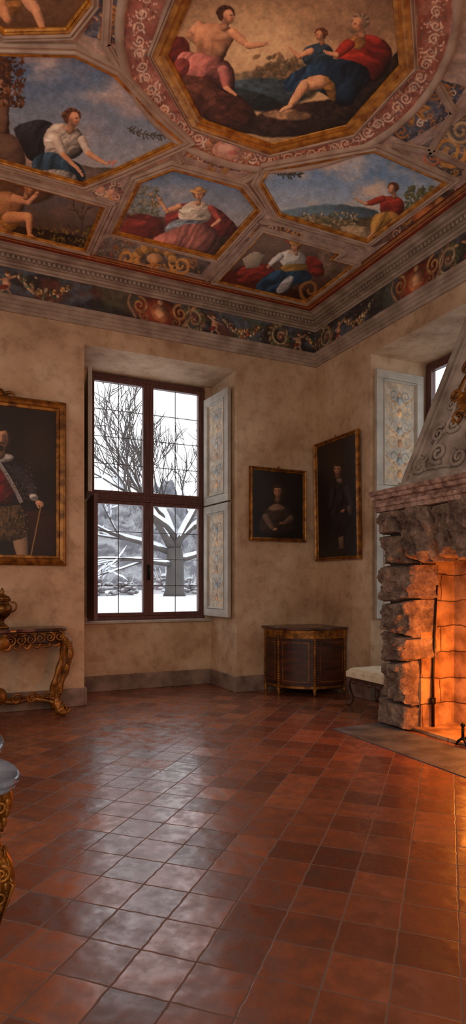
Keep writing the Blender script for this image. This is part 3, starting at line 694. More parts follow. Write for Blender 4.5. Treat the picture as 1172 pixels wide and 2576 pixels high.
to3 = lambda a, b, h: (a, b, ZC - h)
def fresco(label, poly, painter, gold=.035, stone=.06, step=.006):
    cx = sum(q[0] for q in poly) / len(poly); cy = sum(q[1] for q in poly) / len(poly)
    e = empty('ceiling_fresco', (cx, cy, ZC), label, 'fresco')
    xs = [q[0] for q in poly]; ys = [q[1] for q in poly]
    painted_grid('painted_panel', (min(xs), min(ys), ZC - .006), (1, 0, 0), (0, 1, 0), max(xs) - min(xs), max(ys) - min(ys), step, painter, M['fresco'], e, maskpoly=poly)
    m = MB(); g = gold
    m.ring(poly, [(-g * .35, .004), (-g * .3, .014), (0, .022), (g * .3, .016), (g * .5, .028), (g, .024), (g, 0)], to3); m.build('gilded_frame', M['gilt'], e)
    if stone:
        m = MB(); m.ring(poly, [(g, 0), (g, .03), (g + stone * .25, .034), (g + stone * .35, .02), (g + stone * .7, .02), (g + stone * .8, .03), (g + stone, .028), (g + stone, 0)], to3); m.build('stucco_moulding', M['stucco'], e)
    return e

SK = (200, 144, 104)
def p_octagon(p, W):
    p.grad(-60, (112, 80, 58), 200, (204, 168, 120), 0.0)
    p.glow(640, 110, 210, 130, (226, 192, 142), .9)
    p.clouds((118, 86, 64), 150, .46, .25, 7, .75, (330, 690, -260, 150)); p.clouds((126, 96, 74), 110, .38, .2, 17, .7, (690, 1170, -260, 260)); p.clouds((180, 146, 108), 120, .5, .3, 3, .5)
    p.poly([(560, 190), (640, 178), (690, 150), (760, 160), (800, 180), (800, 260), (560, 260)], (124, 108, 82), 8, mott=.3)
    p.scatter(60, 640, 760, 140, 195, [(106, 86, 60), (134, 106, 74), (94, 80, 58)], 8, soft=4)
    p.poly([(570, 205), (650, 195), (740, 200), (780, 250), (700, 275), (600, 250)], (66, 84, 92), 8, mott=.3)
    p.poly([(560, 215), (650, 230), (720, 262), (680, 290), (580, 260)], (44, 52, 50), 8, mott=.3)
    p.poly([(395, 85), (440, 95), (470, 120), (520, 165), (560, 220), (640, 262), (655, 340), (560, 330), (470, 270), (400, 190)], (98, 58, 42), 5, mott=.4, fold=.12, ang=50, fw=24)
    p.poly([(640, 290), (720, 262), (800, 255), (880, 240), (960, 180), (1010, 110), (1030, 170), (900, 320), (700, 352), (600, 330)], (62, 44, 36), 5, mott=.4, fold=.12, ang=20, fw=24)
    p.poly([(650, 285), (720, 272), (790, 286), (770, 305), (690, 300)], (176, 136, 98), 5, mott=.3)
    p.poly([(405, 95), (470, 88), (480, 140), (455, 170), (410, 140)], (112, 44, 34), 4, fold=.15, ang=40)
    p.dim(680, 130, 440, 280, .35)
    # seated nude reaching right
    p.limb(503, 66, 15, 478, 90, 10, [k * .9 for k in SK]); p.limb(478, 90, 10, 502, 110, 7, [k * .82 for k in SK])
    p.poly([(496, 66), (524, 57), (556, 60), (582, 70), (594, 88), (586, 106), (572, 126), (564, 152), (524, 164), (500, 148), (494, 114), (488, 86)], (200, 144, 104), 3, rim=.4, lit=.5)
    p.glow(562, 88, 17, 9, (234, 186, 142), .65); p.glow(530, 82, 13, 8, (226, 174, 130), .5); p.glow(548, 102, 24, 4, (142, 92, 66), .65); p.glow(506, 118, 11, 26, (128, 82, 56), .75); p.glow(553, 124, 12, 11, (220, 168, 126), .5); p.glow(536, 122, 4, 22, (148, 98, 70), .6); p.glow(532, 150, 22, 8, (136, 88, 62), .6); p.glow(578, 106, 7, 16, (140, 90, 62), .5)
    p.head(572, 40, 21, 1, (198, 142, 104), (66, 38, 24))
    p.limb(586, 82, 12, 622, 114, 8, SK); p.limb(622, 115, 8, 662, 112, 4.5, SK); p.hand(667, 110, -12, 5.5, SK)
    p.poly([(440, 150), (462, 126), (500, 134), (560, 146), (588, 168), (592, 222), (574, 236), (550, 224), (540, 198), (500, 192), (452, 186)], (176, 108, 96), 2.5, fold=.2, ang=35, fw=12, rim=.4, lit=.45)
    p.poly([(430, 160), (462, 140), (480, 160), (470, 190), (446, 196)], (140, 66, 56), 3, fold=.2, ang=60, fw=10)
    p.limb(562, 178, 14, 570, 220, 8, (176, 106, 94)); p.glow(556, 172, 11, 12, (212, 146, 130), .55); p.limb(570, 222, 6, 592, 238, 4, SK)
    # youth
    p.poly([(756, 128), (786, 110), (822, 108), (842, 130), (836, 160), (800, 176), (764, 166)], (50, 68, 82), 2.5, fold=.2, ang=60, fw=11)
    p.limb(782, 128, 8, 752, 142, 5.5, SK); p.limb(752, 142, 5.5, 734, 126, 3.5, SK); p.hand(731, 122, 215, 4, SK)
    p.head(804, 88, 15, -1, (186, 132, 94), (92, 54, 32))
    # bearded man
    p.poly([(846, 120), (876, 94), (930, 84), (976, 104), (990, 140), (968, 190), (930, 214), (880, 190), (850, 160)], (138, 42, 30), 3, fold=.22, ang=110, fw=15, rim=.4, lit=.5)
    p.poly([(878, 92), (906, 90), (926, 106), (900, 128), (876, 118)], (166, 114, 60), 3, fold=.18, fw=10)
    p.limb(880, 112, 12, 846, 138, 9, (142, 44, 31)); p.limb(846, 138, 7, 822, 132, 4.5, SK); p.hand(820, 130, 190, 4.5, SK)
    p.head(902, 60, 21, -1, (184, 132, 96), (126, 104, 82)); p.glow(888, 79, 11, 9, (104, 80, 60), .9)
    p.poly([(712, 205), (740, 180), (800, 152), (868, 146), (926, 168), (934, 205), (906, 228), (884, 268), (850, 268), (820, 236), (770, 220), (720, 236)], (34, 58, 80), 3, fold=.27, ang=35, fw=14, rim=.4, lit=.55)
    p.poly([(748, 208), (800, 184), (842, 200), (846, 258), (828, 252), (812, 214), (764, 224)], (170, 122, 58), 3, fold=.22, ang=60, fw=11)
    p.limb(806, 206, 17, 766, 214, 13, (204, 152, 108)); p.limb(765, 215, 13, 732, 264, 7.5, (204, 152, 108)); p.limb(732, 266, 6.5, 706, 279, 4.5, (210, 160, 116))
    p.glow(764, 208, 10, 7, (238, 194, 148), .6); p.glow(746, 240, 6, 14, (226, 178, 134), .5); p.glow(790, 198, 14, 6, (228, 180, 136), .5); p.glow(758, 232, 4, 12, (140, 94, 64), .5); p.glow(800, 220, 14, 5, (130, 88, 60), .5)
    p.age(14, 2, .14)
fresco('great octagonal fresco of seated draped figures in heavy gilded frame', octo(OR - .075), p_octagon, .075, .025, .0045)

def branch(p, x, y, L, ang, c, n=8):
    a = math.radians(ang); P = [(x + L * t * math.cos(a), y + L * t * math.sin(a) + 6 * math.sin(t * 4)) for t in np.linspace(0, 1, 6)]
    p.stroke(P, 1.3, c, 1); rg = random.Random(int(x))
    for k in range(n):
        t = (k + rg.uniform(.2, .8)) / n; px = x + L * t * math.cos(a); py = y + L * t * math.sin(a) + 6 * math.sin(t * 4)
        for sg in (-1, 1):
            b = a + sg * rg.uniform(.5, 1.2); l = rg.uniform(4, 8); p.ell(px + l * math.cos(b), py + l * math.sin(b), l, 2.0, c, math.degrees(b), 1.2)
def p_left(p, W):
    p.grad(120, (74, 100, 132), 440, (168, 168, 168), -.1)
    p.clouds((184, 158, 146), 190, .42, .22, 21, .85); p.clouds((64, 90, 122), 150, .5, .22, 25, .55); p.clouds((214, 186, 168), 120, .55, .22, 29, .6)
    p.poly([(-260, 120), (-20, 140), (30, 150), (22, 300), (30, 400), (-260, 400)], (92, 62, 44), 3, 0, mott=.3)
    p.poly([(-20, 205), (24, 195), (16, 330), (-20, 350)], (150, 110, 84), 2, 0, fold=.08, ang=0, fw=14)
    p.scatter(200, -10, 62, 140, 270, [(78, 46, 28), (110, 66, 38), (58, 38, 26)], 6)
    p.dim(190, 300, 440, 320, .3)
    p.poly([(-60, 360), (60, 372), (130, 400), (230, 420), (300, 424), (330, 470), (-60, 460)], (158, 132, 114), 3, 0, mott=.2)
    p.poly([(-40, 345), (40, 330), (70, 400), (50, 440), (-40, 420)], (108, 82, 66), 3, fold=.1)
    p.poly([(30, 322), (70, 304), (118, 300), (140, 318), (118, 350), (108, 400), (76, 410), (58, 376), (40, 340)], (42, 40, 42), 3, fold=.25, ang=40, fw=13)
    p.poly([(112, 332), (138, 308), (172, 312), (202, 328), (216, 358), (206, 390), (168, 404), (128, 390), (108, 362)], (194, 180, 160), 3, fold=.2, ang=60, fw=9, rim=.4, lit=.5)
    p.glow(170, 320, 24, 8, (206, 156, 120), .9); p.glow(180, 345, 10, 12, (222, 210, 192), .5)
    p.poly([(74, 408), (112, 378), (162, 392), (208, 416), (220, 458), (150, 460), (88, 446)], (50, 74, 90), 3, fold=.27, ang=20, fw=11, lit=.4)
    p.poly([(96, 430), (150, 424), (196, 440), (190, 470), (110, 460)], (156, 150, 140), 3, fold=.22, ang=30, fw=9)
    p.limb(142, 352, 12, 158, 386, 9, (190, 174, 154)); p.limb(158, 388, 7, 202, 432, 4.5, SK); p.hand(204, 438, 60, 4.5, SK)
    p.limb(206, 352, 11, 222, 384, 8, (194, 178, 158)); p.limb(222, 386, 7, 262, 410, 4.5, SK); p.hand(268, 412, 10, 4.5, SK); p.scatter(14, 272, 292, 404, 420, [(170, 80, 70), (196, 130, 100)], 3)
    p.head(184, 298, 21, .9, (198, 144, 108), (96, 58, 36))
    branch(p, 320, 322, 100, 14, (72, 68, 58), 11)
    p.age(14, 5, .14)
PL = [(-2.83, -2.36), (-3.09, -2.50), (-3.44, -2.74), (-3.71, -2.78), (-4.16, -2.58), (-4.55, -2.3), (-4.6, -1.52), (-3.40, -1.52), (-3.17, -1.84)]
fresco('fresco of a seated woman in white and blue holding flowers', PL, p_left, .03, .06, .0055)
def p_lowleft(p, W):
    p.grad(440, (104, 104, 108), 620, (80, 52, 34), 0); p.clouds((118, 88, 68), 80, .48, .2, 31, .7)
    p.poly([(-200, 430), (100, 440), (150, 470), (130, 500), (60, 520), (-200, 500)], (120, 84, 56), 6, fold=.1)
    p.poly([(-200, 560), (40, 566), (120, 580), (240, 600), (240, 660), (-200, 640)], (62, 40, 26), 5, mott=.4)
    p.scatter(120, 90, 240, 570, 630, [(96, 84, 40), (60, 50, 28), (120, 96, 48)], 5)
    for a in ((205, 590, 208, 520), (207, 555, 180, 510), (207, 550, 232, 505), (194, 532, 172, 525), (208, 530, 214, 490), (222, 525, 244, 515), (186, 520, 188, 496)):
        p.stroke([(a[0], a[1]), (a[2], a[3])], 2.0, (64, 48, 38), 0, .7)
    p.scatter(120, 165, 245, 488, 545, [(110, 90, 74), (96, 78, 66)], 2)
    p.poly([(-60, 500), (0, 480), (40, 484), (64, 504), (58, 535), (20, 570), (-60, 580)], (194, 136, 88), 3, rim=.45, lit=.4)
    p.glow(14, 500, 24, 10, (230, 178, 128), .6); p.glow(30, 520, 10, 16, (140, 90, 58), .6); p.glow(0, 545, 40, 12, (130, 82, 52), .6)
    p.limb(38, 500, 11, 72, 510, 7, SK); p.limb(72, 510, 7, 90, 492, 5, SK); p.hand(91, 488, -40, 4.5, SK)
    p.head(70, 474, 16, .9, (192, 136, 94), (106, 60, 34))
    p.poly([(-60, 545), (20, 535), (60, 548), (30, 590), (-60, 600)], (166, 118, 54), 3, fold=.22, fw=10)
    p.limb(20, 548, 15, 72, 545, 11, (196, 140, 94)); p.limb(73, 546, 10, 74, 590, 6, (196, 140, 94)); p.limb(75, 592, 5, 92, 600, 4, SK); p.glow(68, 540, 9, 7, (228, 176, 126), .6)
    p.limb(-20, 560, 13, 28, 600, 8, (170, 118, 78)); p.age(14, 6, .14)
PLL = [(-4.6, -1.27), (-3.17, -1.27), (-3.17, -.47), (-4.6, -.47)]
fresco('fresco of a seated nude youth beside a bare tree', PLL, p_lowleft, .025, .05)
def p_centre(p, W):
    p.grad(420, (84, 116, 150), 600, (174, 162, 150), 0); p.clouds((190, 178, 166), 120, .44, .22, 41, .7)
    p.poly([(280, 560), (330, 530), (420, 548), (560, 590), (620, 560), (640, 600), (560, 660), (260, 600)], (96, 68, 52), 6, mott=.4)
    p.scatter(150, 330, 400, 470, 545, [(92, 98, 78), (116, 118, 98), (136, 128, 104)], 5, soft=3)
    p.dim(470, 530, 230, 150, .25)
    p.poly([(305, 560), (340, 535), (400, 545), (420, 590), (360, 606), (300, 590)], (132, 54, 40), 3, fold=.16, ang=80)
    p.stroke([(322, 545), (400, 556)], 3, (96, 38, 28), 0)
    p.poly([(410, 540), (440, 512), (500, 510), (548, 522), (590, 560), (600, 582), (560, 600), (480, 590), (420, 580)], (130, 54, 45), 3, fold=.24, ang=50, fw=12, lit=.45)
    p.poly([(450, 524), (474, 509), (500, 506), (526, 514), (536, 540), (518, 564), (470, 566), (446, 550)], (204, 190, 166), 3, fold=.2, ang=80, fw=8, lit=.45)
    p.glow(496, 512, 18, 7, (212, 160, 122), .9); p.poly([(408, 585), (430, 552), (470, 552), (520, 554), (500, 564), (440, 580)], (152, 164, 170), 3, fold=.22, fw=8)
    p.poly([(372, 606), (420, 580), (480, 560), (540, 568), (548, 600), (524, 640), (470, 640), (420, 628)], (180, 112, 96), 3, fold=.23, ang=25, fw=12, rim=.4, lit=.5)
    p.limb(450, 520, 8, 420, 532, 5.5, SK); p.limb(420, 532, 5.5, 402, 508, 3.5, SK); p.hand(400, 503, 250, 3.5, SK)
    p.scatter(30, 375, 408, 488, 520, [(120, 100, 70), (190, 140, 90)], 3)
    p.limb(530, 524, 8, 552, 552, 6, (156, 72, 58)); p.limb(552, 554, 4.5, 534, 568, 3.5, SK)
    p.head(500, 490, 15, .2, (200, 148, 112), (116, 76, 48), (190, 144, 86)); p.age(14, 7, .14)
PC = [(-2.95, -.93), (-1.89, -.93), (-1.87, -1.84), (-2.15, -2.05), (-2.75, -2.02), (-2.95, -1.75)]
fresco('fresco of a seated woman in straw hat with rose skirt', PC, p_centre, .04, .05, .0055)
def p_right(p, W):
    p.grad(370, (66, 112, 164), 545, (184, 188, 188), 0); p.clouds((222, 190, 162), 120, .38, .16, 57, .95, (580, 1010, 310, 640)); p.clouds((210, 192, 176), 90, .5, .2, 53, .7)
    p.poly([(690, 535), (760, 520), (840, 512), (900, 520), (960, 530), (960, 580), (700, 560)], (108, 128, 138), 5, mott=.12)
    p.poly([(700, 548), (800, 540), (900, 556), (1120, 500), (1120, 560), (920, 625), (690, 560)], (128, 106, 74), 5, mott=.4)
    p.scatter(130, 760, 900, 535, 575, [(96, 94, 68), (146, 128, 92), (84, 80, 60), (170, 152, 124)], 4, soft=2)
    p.scatter(80, 1020, 1090, 470, 520, [(80, 84, 56), (104, 96, 60)], 6, soft=2)
    p.poly([(840, 570), (900, 566), (960, 580), (940, 610), (900, 612)], (170, 142, 106), 4, mott=.3)
    p.poly([(952, 506), (970, 492), (1000, 492), (1018, 508), (1014, 540), (990, 552), (960, 545)], (144, 52, 36), 2.5, fold=.22, ang=60, fw=10, lit=.45)
    p.limb(962, 500, 8, 922, 513, 5.5, (148, 52, 34)); p.limb(922, 513, 4, 900, 504, 3, SK); p.hand(896, 501, 200, 3.2, SK)
    p.poly([(940, 540), (980, 528), (1008, 545), (990, 562), (956, 570), (948, 590), (932, 592), (932, 560)], (182, 134, 64), 2.5, fold=.2, ang=30, fw=9)
    p.limb(952, 560, 9, 938, 586, 5, (178, 130, 64)); p.limb(937, 588, 3.5, 926, 598, 2.6, SK); p.limb(990, 545, 11, 1008, 560, 7, (156, 110, 58))
    p.head(986, 475, 13, -1, (194, 140, 102), (92, 52, 30))
    branch(p, 684, 425, 78, 14, (60, 58, 44), 9)
    p.age(14, 9, .12)
PR = [(-.62, -1.88), (-1.63, -1.88), (-2.0, -2.2), (-2.02, -2.36), (-1.37, -2.92), (-.58, -2.88)]
fresco('fresco of a seated youth in red pointing over a landscape', PR, p_right, .03, .06)
def p_corner(p, W):
    p.grad(600, (122, 98, 84), 760, (62, 38, 28), 0); p.clouds((76, 58, 48), 60, .48, .2, 61, .7)
    p.poly([(800, 600), (900, 625), (930, 680), (850, 720), (800, 680)], (110, 88, 74), 6, mott=.3)
    p.poly([(540, 700), (600, 670), (660, 660), (680, 700), (760, 740), (860, 720), (800, 780), (560, 720)], (76, 30, 20), 4, fold=.15)
    p.poly([(590, 690), (620, 664), (670, 660), (700, 690), (660, 716), (600, 712)], (130, 46, 34), 3, fold=.25, fw=10)
    p.poly([(610, 650), (640, 632), (668, 640), (650, 672), (618, 676)], (170, 154, 130), 2, 0)
    p.poly([(770, 640), (806, 652), (820, 690), (790, 700), (766, 670)], (130, 44, 32), 3, fold=.24, fw=10)
    p.poly([(700, 638), (722, 628), (756, 632), (774, 652), (762, 674), (724, 678), (704, 660)], (190, 184, 172), 3, fold=.2, ang=60, fw=8, lit=.45)
    p.limb(706, 644, 8, 680, 664, 5.5, (186, 180, 168)); p.hand(676, 668, 120, 4, SK); p.glow(736, 634, 14, 6, (202, 150, 114), .8)
    p.poly([(640, 716), (680, 684), (740, 672), (790, 690), (776, 712), (736, 716), (716, 742), (650, 734)], (42, 72, 96), 3, fold=.28, ang=40, fw=11, lit=.45)
    p.poly([(702, 716), (726, 692), (742, 696), (730, 722), (708, 740), (692, 736)], (182, 182, 180), 3, fold=.2, fw=8)
    p.poly([(700, 668), (770, 662), (776, 676), (716, 686)], (170, 128, 60), 3, fold=.15)
    p.head(742, 620, 12.5, -.6, (196, 144, 110), (116, 68, 40), (176, 126, 66)); p.scatter(18, 715, 775, 594, 612, [(160, 72, 50), (184, 146, 88)], 4)
    p.spiral(780, 730, 34, 1.5, 0, 5, (140, 98, 52)); p.age(14, 10, .14)
PK = [(-1.63, -.47), (-.47, -.47), (-.47, -1.42), (-.75, -1.42), (-.75, -1.55), (-1.63, -1.55)]
fresco('fresco of a plumed figure in white and blue with red cloak', PK, p_corner, .02, .05, .0055)
def p_topleft(p, W):
    p.grad(-60, (120, 84, 54), 90, (92, 62, 44), 0); p.clouds((70, 48, 36), 70, .48, .2, 71, .7)
    p.poly([(-60, -40), (40, -30), (60, 20), (20, 50), (-60, 40)], (164, 108, 52), 3, fold=.22)
    p.limb(60, -20, 18, 92, 30, 12, SK); p.limb(92, 30, 11, 108, 72, 7, SK); p.limb(108, 74, 6, 122, 80, 4, SK); p.limb(0, 10, 16, 20, 50, 10, (190, 132, 88)); p.age(12, 11, .15)
fresco('fresco fragment with a draped seated figure', [(-3.80, -2.96), (-4.15, -2.78), (-4.5, -2.95), (-4.6, -3.5), (-4.3, -3.8), (-3.85, -3.7), (-3.72, -3.2)], p_topleft, .025, .04)
def p_topright(p, W):
    p.grad(60, (70, 92, 120), 220, (130, 130, 130), 0); p.clouds((150, 130, 110), 60, .48, .2, 81, .7); p.age(12, 12, .15)
fresco('fresco fragment of blue sky', [(-.95, -3.75), (-.55, -3.55), (-.5, -4.4), (-1.1, -4.4), (-1.25, -4.0)], p_topright, .025, .04)
rib('straight_rib', [(-3.34, -2.72), (-3.55, -2.95), (-3.62, -3.3)])
rib('straight_rib', [(-2.83, -2.28), (-2.72, -2.12)]); rib('straight_rib', [(-2.08, -2.30), (-2.16, -2.12)])
rib('straight_rib', [(-1.28, -3.05), (-.9, -3.12), (-.55, -3.1), (-.45, -3.0)]); rib('straight_rib', [(-1.42, -3.65), (-1.1, -3.5), (-.95, -3.1)])
rib('straight_rib', [(-3.07, -.42), (-3.07, -1.35), (-3.25, -1.38)]); rib('straight_rib', [(-1.76, -.42), (-1.76, -1.68), (-1.5, -1.74), (-.62, -1.74), (-.5, -1.66)])

# ------------------------------------------------------------------ windows
UP = (0, 0, 1)
def arab(p, w, h, seed):
    p.rng = random.Random(seed); p.fill((168, 154, 134)); p.clouds((188, 162, 126), .3, .42, .25, seed, .8); p.clouds((152, 144, 130), .2, .5, .2, seed + 3, .6)
    gd = [(170, 122, 74), (152, 108, 68), (182, 142, 96)]; gr = [(122, 122, 118), (136, 132, 124)]
    c = w / 2; z = .08; k = 0
    while z < h - .12:
        for sg in (-1, 1):
            p.spiral(c + sg * w * .23, z + .08, w * .22, 1.5, 90, .010, gd[k % 3], sg); p.spiral(c + sg * w * .23, z + .083, w * .22, 1.5, 90, .003, (206, 178, 134), sg)
            p.spiral(c + sg * w * .2, z + .25, w * .16, 1.3, -90, .009, gr[k % 2], -sg)
            for q in range(5): p.ell(c + sg * w * (.12 + .07 * q), z + .15 + .022 * q, .026, .009, gd[(k + q) % 3], 40 * sg, .008)
        p.ell(c, z + .05, w * .07, .05, gd[k % 3], 0, .012, .7); p.ell(c, z + .2, w * .09, .055, gr[k % 2], 0, .012, .7); p.ell(c, z + .27, w * .04, .03, gd[(k + 1) % 3], 0, .01)
        z += .36; k += 1
    p.age(.06, seed, .25)
def shutter(parent, hinge, D, Nn, w, z0, z1, seed, material=None, painted=True):
    """hinge point, D = horizontal direction away from the hinge, Nn = normal of decorated face"""
    D = Vector(D).normalized(); Nn = Vector(Nn).normalized(); e = empty('shutter', (hinge[0], hinge[1], z0), parent=parent, label='grey painted wooden shutter with arabesque panel')
    m = MB(); m.obox(hinge, D, UP, Nn, 0, w, z0, z1, 0, .022)
    r = .10
    for a in ((0, w, z0, z0 + r), (0, w, z1 - r, z1), (0, r, z0 + r, z1 - r), (w - r, w, z0 + r, z1 - r)): m.obox(hinge, D, UP, Nn, a[0], a[1], a[2], a[3], .022, .044)
    m.build('shutter_frame', material or M['shutter'], e, bevel=.004)
    m = MB(); q = r
    P = [(q, z0 + q), (w - q, z0 + q), (w - q, z1 - q), (q, z1 - q)]
    H0 = Vector(hinge)
    m.ring(P, [(0, .03), (-.008, .052), (-.024, .036), (-.030, .023)], lambda a, b, h: H0 + D * a + Vector(UP) * b + Nn * h); m.build('panel_moulding', material or M['shutter'], e)
    if painted:
        O = H0 + D * (q + .02) + Vector((0, 0, z0 + q + .02)) + Nn * .0245
        ww = w - 2 * q - .04; hh = z1 - z0 - 2 * q - .04
        painted_grid('painted_panel', tuple(O), tuple(D), UP, ww, hh, .006, lambda p, W: arab(p, ww, hh, seed), M['panelpaint'], e, local=True)
def window(n, O, U, Wn, width, z0, z1, zt):
    O, U, Wn = Vector(O), Vector(U), Vector(Wn); e = empty('window_%d' % n, (O.x, O.y, z0), 'tall brown wooden casement window with leaded panes', None, 'structure')
    m = MB(); B = lambda u0, u1, v0, v1, w0, w1: m.obox(O, U, UP, Wn, u0, u1, v0, v1, w0, w1)
    c = width / 2; f = .05
    B(0, f, z0, z1, -.06, .04); B(width - f, width, z0, z1, -.06, .04); B(f, width - f, z1 - f, z1, -.06, .04); B(f, width - f, z0, z0 + f, -.06, .04)
    B(f, width - f, zt - .04, zt + .04, -.06, .05); B(f, width - f, zt - .012, zt + .012, .05, .062)
    B(c - .03, c + .03, z0 + f, zt - .04, -.06, .03); B(c - .03, c + .03, zt + .04, z1 - f, -.06, .03)
    m.build('window_frame', M['wood'], e, bevel=.005)
    for (a, b) in ((f, c - .025), (c + .025, width - f)):
        for (p, q) in ((z0 + f, zt - .04), (zt + .04, z1 - f)):
            ce = empty('casement', tuple(O + U * a + Vector((0, 0, p - O.z))), parent=e)
            m = MB(); r = .045
            for s in ((a, a + r, p, q), (b - r, b, p, q), (a + r, b - r, p, p + r), (a + r, b - r, q - r, q)): m.obox(O, U, UP, Wn, *s, -.03, .045)
            m.build('casement_frame', M['wood'], ce, bevel=.006)
            m = MB(); m.obox(O, U, UP, Wn, a + r, b - r, p + r, q - r, -.004, .0); m.build('glass_pane', M['glass'], ce)
            m = MB(); mid = (a + b) / 2; m.obox(O, U, UP, Wn, mid - .004, mid + .004, p + r, q - r, -.006, .006)
            for k in range(1, 4):
                z = p + r + (q - p - 2 * r) * k / 4; m.obox(O, U, UP, Wn, a + r, b - r, z - .004, z + .004, -.006, .006)
            m.build('glazing_bars', M['lead'], ce)
    m = MB(); P = O + U * (c) + Wn * .06
    m.obox(P, U, UP, Wn, -.012, .012, zt - 1.05, zt - .85, 0 - .03, .006); m.tube([P + Vector((0, 0, zt - .95)), P + Vector((0, 0, zt - .95)) + Wn * .035, P + Vector((0, 0, zt - .87)) + Wn * .04], .009); m.ball(P + Vector((0, 0, zt - .86)) + Wn * .04, .016)
    m.build('handle', M['iron'], e, smooth=True)
    return e
w1 = window(1, (-2.86, .86, 0), (1, 0, 0), (0, -1, 0), 1.6, .89, 4.02, 2.46)
shutter(w1, (-1.252, .78, 0), (.045, -.68, 0), (-1, -.06, 0), .68, .93, 2.39, 5)
shutter(w1, (-1.252, .78, 0), (.045, -.68, 0), (-1, -.06, 0), .68, 2.41, 3.84, 6)
shutter(w1, (-2.90, .78, 0), (-.10, -.68, 0), (1, -.14, 0), .68, 2.41, 3.84, 7)
shutter(w1, (-2.87, .78, 0), (-.06, -.68, 0), (1, -.09, 0), .66, .93, 2.39, 8, M['wood'])
m = MB(); m.box(-3.05, W1b - .005, .73, .86, .855, .89); m.build('trim_5', M['shutter'], kind='structure', bevel=.008)
w2 = window(2, (.86, -1.16, 0), (0, -1, 0), (-1, 0, 0), 1.79, .89, 4.02, 2.46)
shutter(w2, (.76, -1.152, 0), (-1, 0, 0), (0, -1, 0), .71, .95, 2.39, 9)
shutter(w2, (.76, -1.152, 0), (-1, 0, 0), (0, -1, 0), .71, 2.41, 3.86, 10)
m = MB(); m.box(.73, .86, W2b + .01, W2a - .01, .855, .89); m.build('trim_6', M['shutter'], kind='structure', bevel=.008)

# ------------------------------------------------------------------ portraits
def portrait(label, O, U, Nn, w, h, fw, painter, tilt=0, crest=False, step=.006):
    O, U, Nn = Vector(O), Vector(U), Vector(Nn); e = empty('portrait_painting', tuple(O), label, 'painting')
    V = (Vector(UP) + Nn * tilt).normalized()
    m = MB(); m.obox(O, U, V, Nn, .01, w - .01, .01, h - .01, .003, .02); m.build('stretcher_back', M['walnut'], e)
    painted_grid('canvas', tuple(O + U * fw * .9 + V * fw * .9 + Nn * .024), tuple(U), tuple(V), w - fw * 1.8, h - fw * 1.8, step, painter, M['canvas'], e, warp=.8)
    m = MB(); P = [(fw, fw), (w - fw, fw), (w - fw, h - fw), (fw, h - fw)]
    m.ring(P, [(-.004, .024), (0, .034), (fw * .25, .036), (fw * .35, .05), (fw * .6, .062), (fw * .85, .05), (fw, .036), (fw, .004)], lambda a, b, hh: O + U * a + V * b + Nn * hh)
    m.build('gilded_frame', M['giltframe'], e)
    m = MB(); c = O + U * (w / 2) + V * h + Nn * .03
    if crest:
        m.ball(c + V * .03, (.05, .02, .045)); 
        for s in (-1, 1): m.tube([c + U * (s * .05) + V * .02, c + U * (s * .12) + V * .045, c + U * (s * .16) + V * .01], [.018, .014, .006])
    else:
        m.ball(c + V * .012, .014); m.tube([c, c + V * .03], .004)
    m.build('frame_crest', M['giltframe'], e, smooth=True)
def p_noble(p, W):
    p.grad(1010, (38, 26, 19), 1400, (28, 18, 14), 0); p.glow(100, 1120, 60, 90, (62, 46, 34), .6); p.clouds((54, 40, 30), 90, .5, .2, 91, .5)
    p.poly([(70, 1290), (150, 1290), (150, 1400), (76, 1400)], (48, 24, 18), 4, 0); p.poly([(66, 1286), (150, 1284), (150, 1296), (66, 1298)], (62, 32, 22), 2, 0)
    sk = (190, 140, 106)
    for sx, ex in ((-30, -34), (48, 56)): p.limb(sx, 1340, 19, ex, 1395, 14, (140, 112, 86))
    p.poly([(-70, 1270), (-20, 1255), (50, 1262), (66, 1300), (78, 1350), (10, 1366), (-80, 1352)], (84, 64, 40), 2, fold=.3, ang=5, fw=7, seed=3)
    p.scatter(260, -60, 70, 1275, 1350, [(140, 108, 58), (40, 30, 22), (112, 84, 46)], 2)
    p.poly([(-90, 1180), (-40, 1150), (26, 1150), (62, 1176), (88, 1226), (70, 1262), (40, 1272), (-50, 1275), (-90, 1230)], (40, 34, 38), 2, fold=.2, fw=9)
    p.poly([(-60, 1176), (-14, 1160), (20, 1200), (44, 1266), (-30, 1272), (-60, 1230)], (116, 28, 29), 2, fold=.24, ang=40, fw=9)
    p.stroke([(-6, 1160), (26, 1210), (52, 1262)], 4, (136, 130, 128), 2); p.stroke([(-1, 1160), (31, 1210), (57, 1262)], 1.2, (168, 160, 154), 2); p.scatter(220, 10, 82, 1165, 1260, [(124, 102, 64), (74, 64, 52), (50, 42, 40)], 1.6)
    p.limb(48, 1188, 16, 80, 1226, 13, (44, 38, 42)); p.limb(80, 1228, 12, 83, 1246, 10, (52, 46, 50)); p.scatter(70, 36, 92, 1176, 1245, [(122, 100, 62), (88, 74, 54)], 1.6)
    p.poly([(70, 1244), (84, 1240), (97, 1248), (96, 1260), (80, 1262)], (176, 168, 158), 2, fold=.2, fw=4)
    p.stroke([(104, 1268), (78, 1396)], 1.5, (150, 116, 62), 0); p.ell(98, 1266, 9, 7, sk, 20, 1.5, .5)
    for k in range(4): p.limb(100 + 2.5 * k, 1262 + 1 * k, 2.4, 104 + 1.6 * k, 1275 - 1.5 * k, 1.8, [q * (.95 - .06 * k) for q in sk], 1)
    p.limb(92, 1266, 2.6, 98, 1278, 2, sk, 1)
    p.poly([(-38, 1136), (-10, 1144), (20, 1140), (38, 1148), (28, 1162), (-20, 1164)], (200, 194, 184), 2, fold=.2, fw=5)
    p.face(-2, 1100, 31, .5, sk, (44, 30, 22), True)
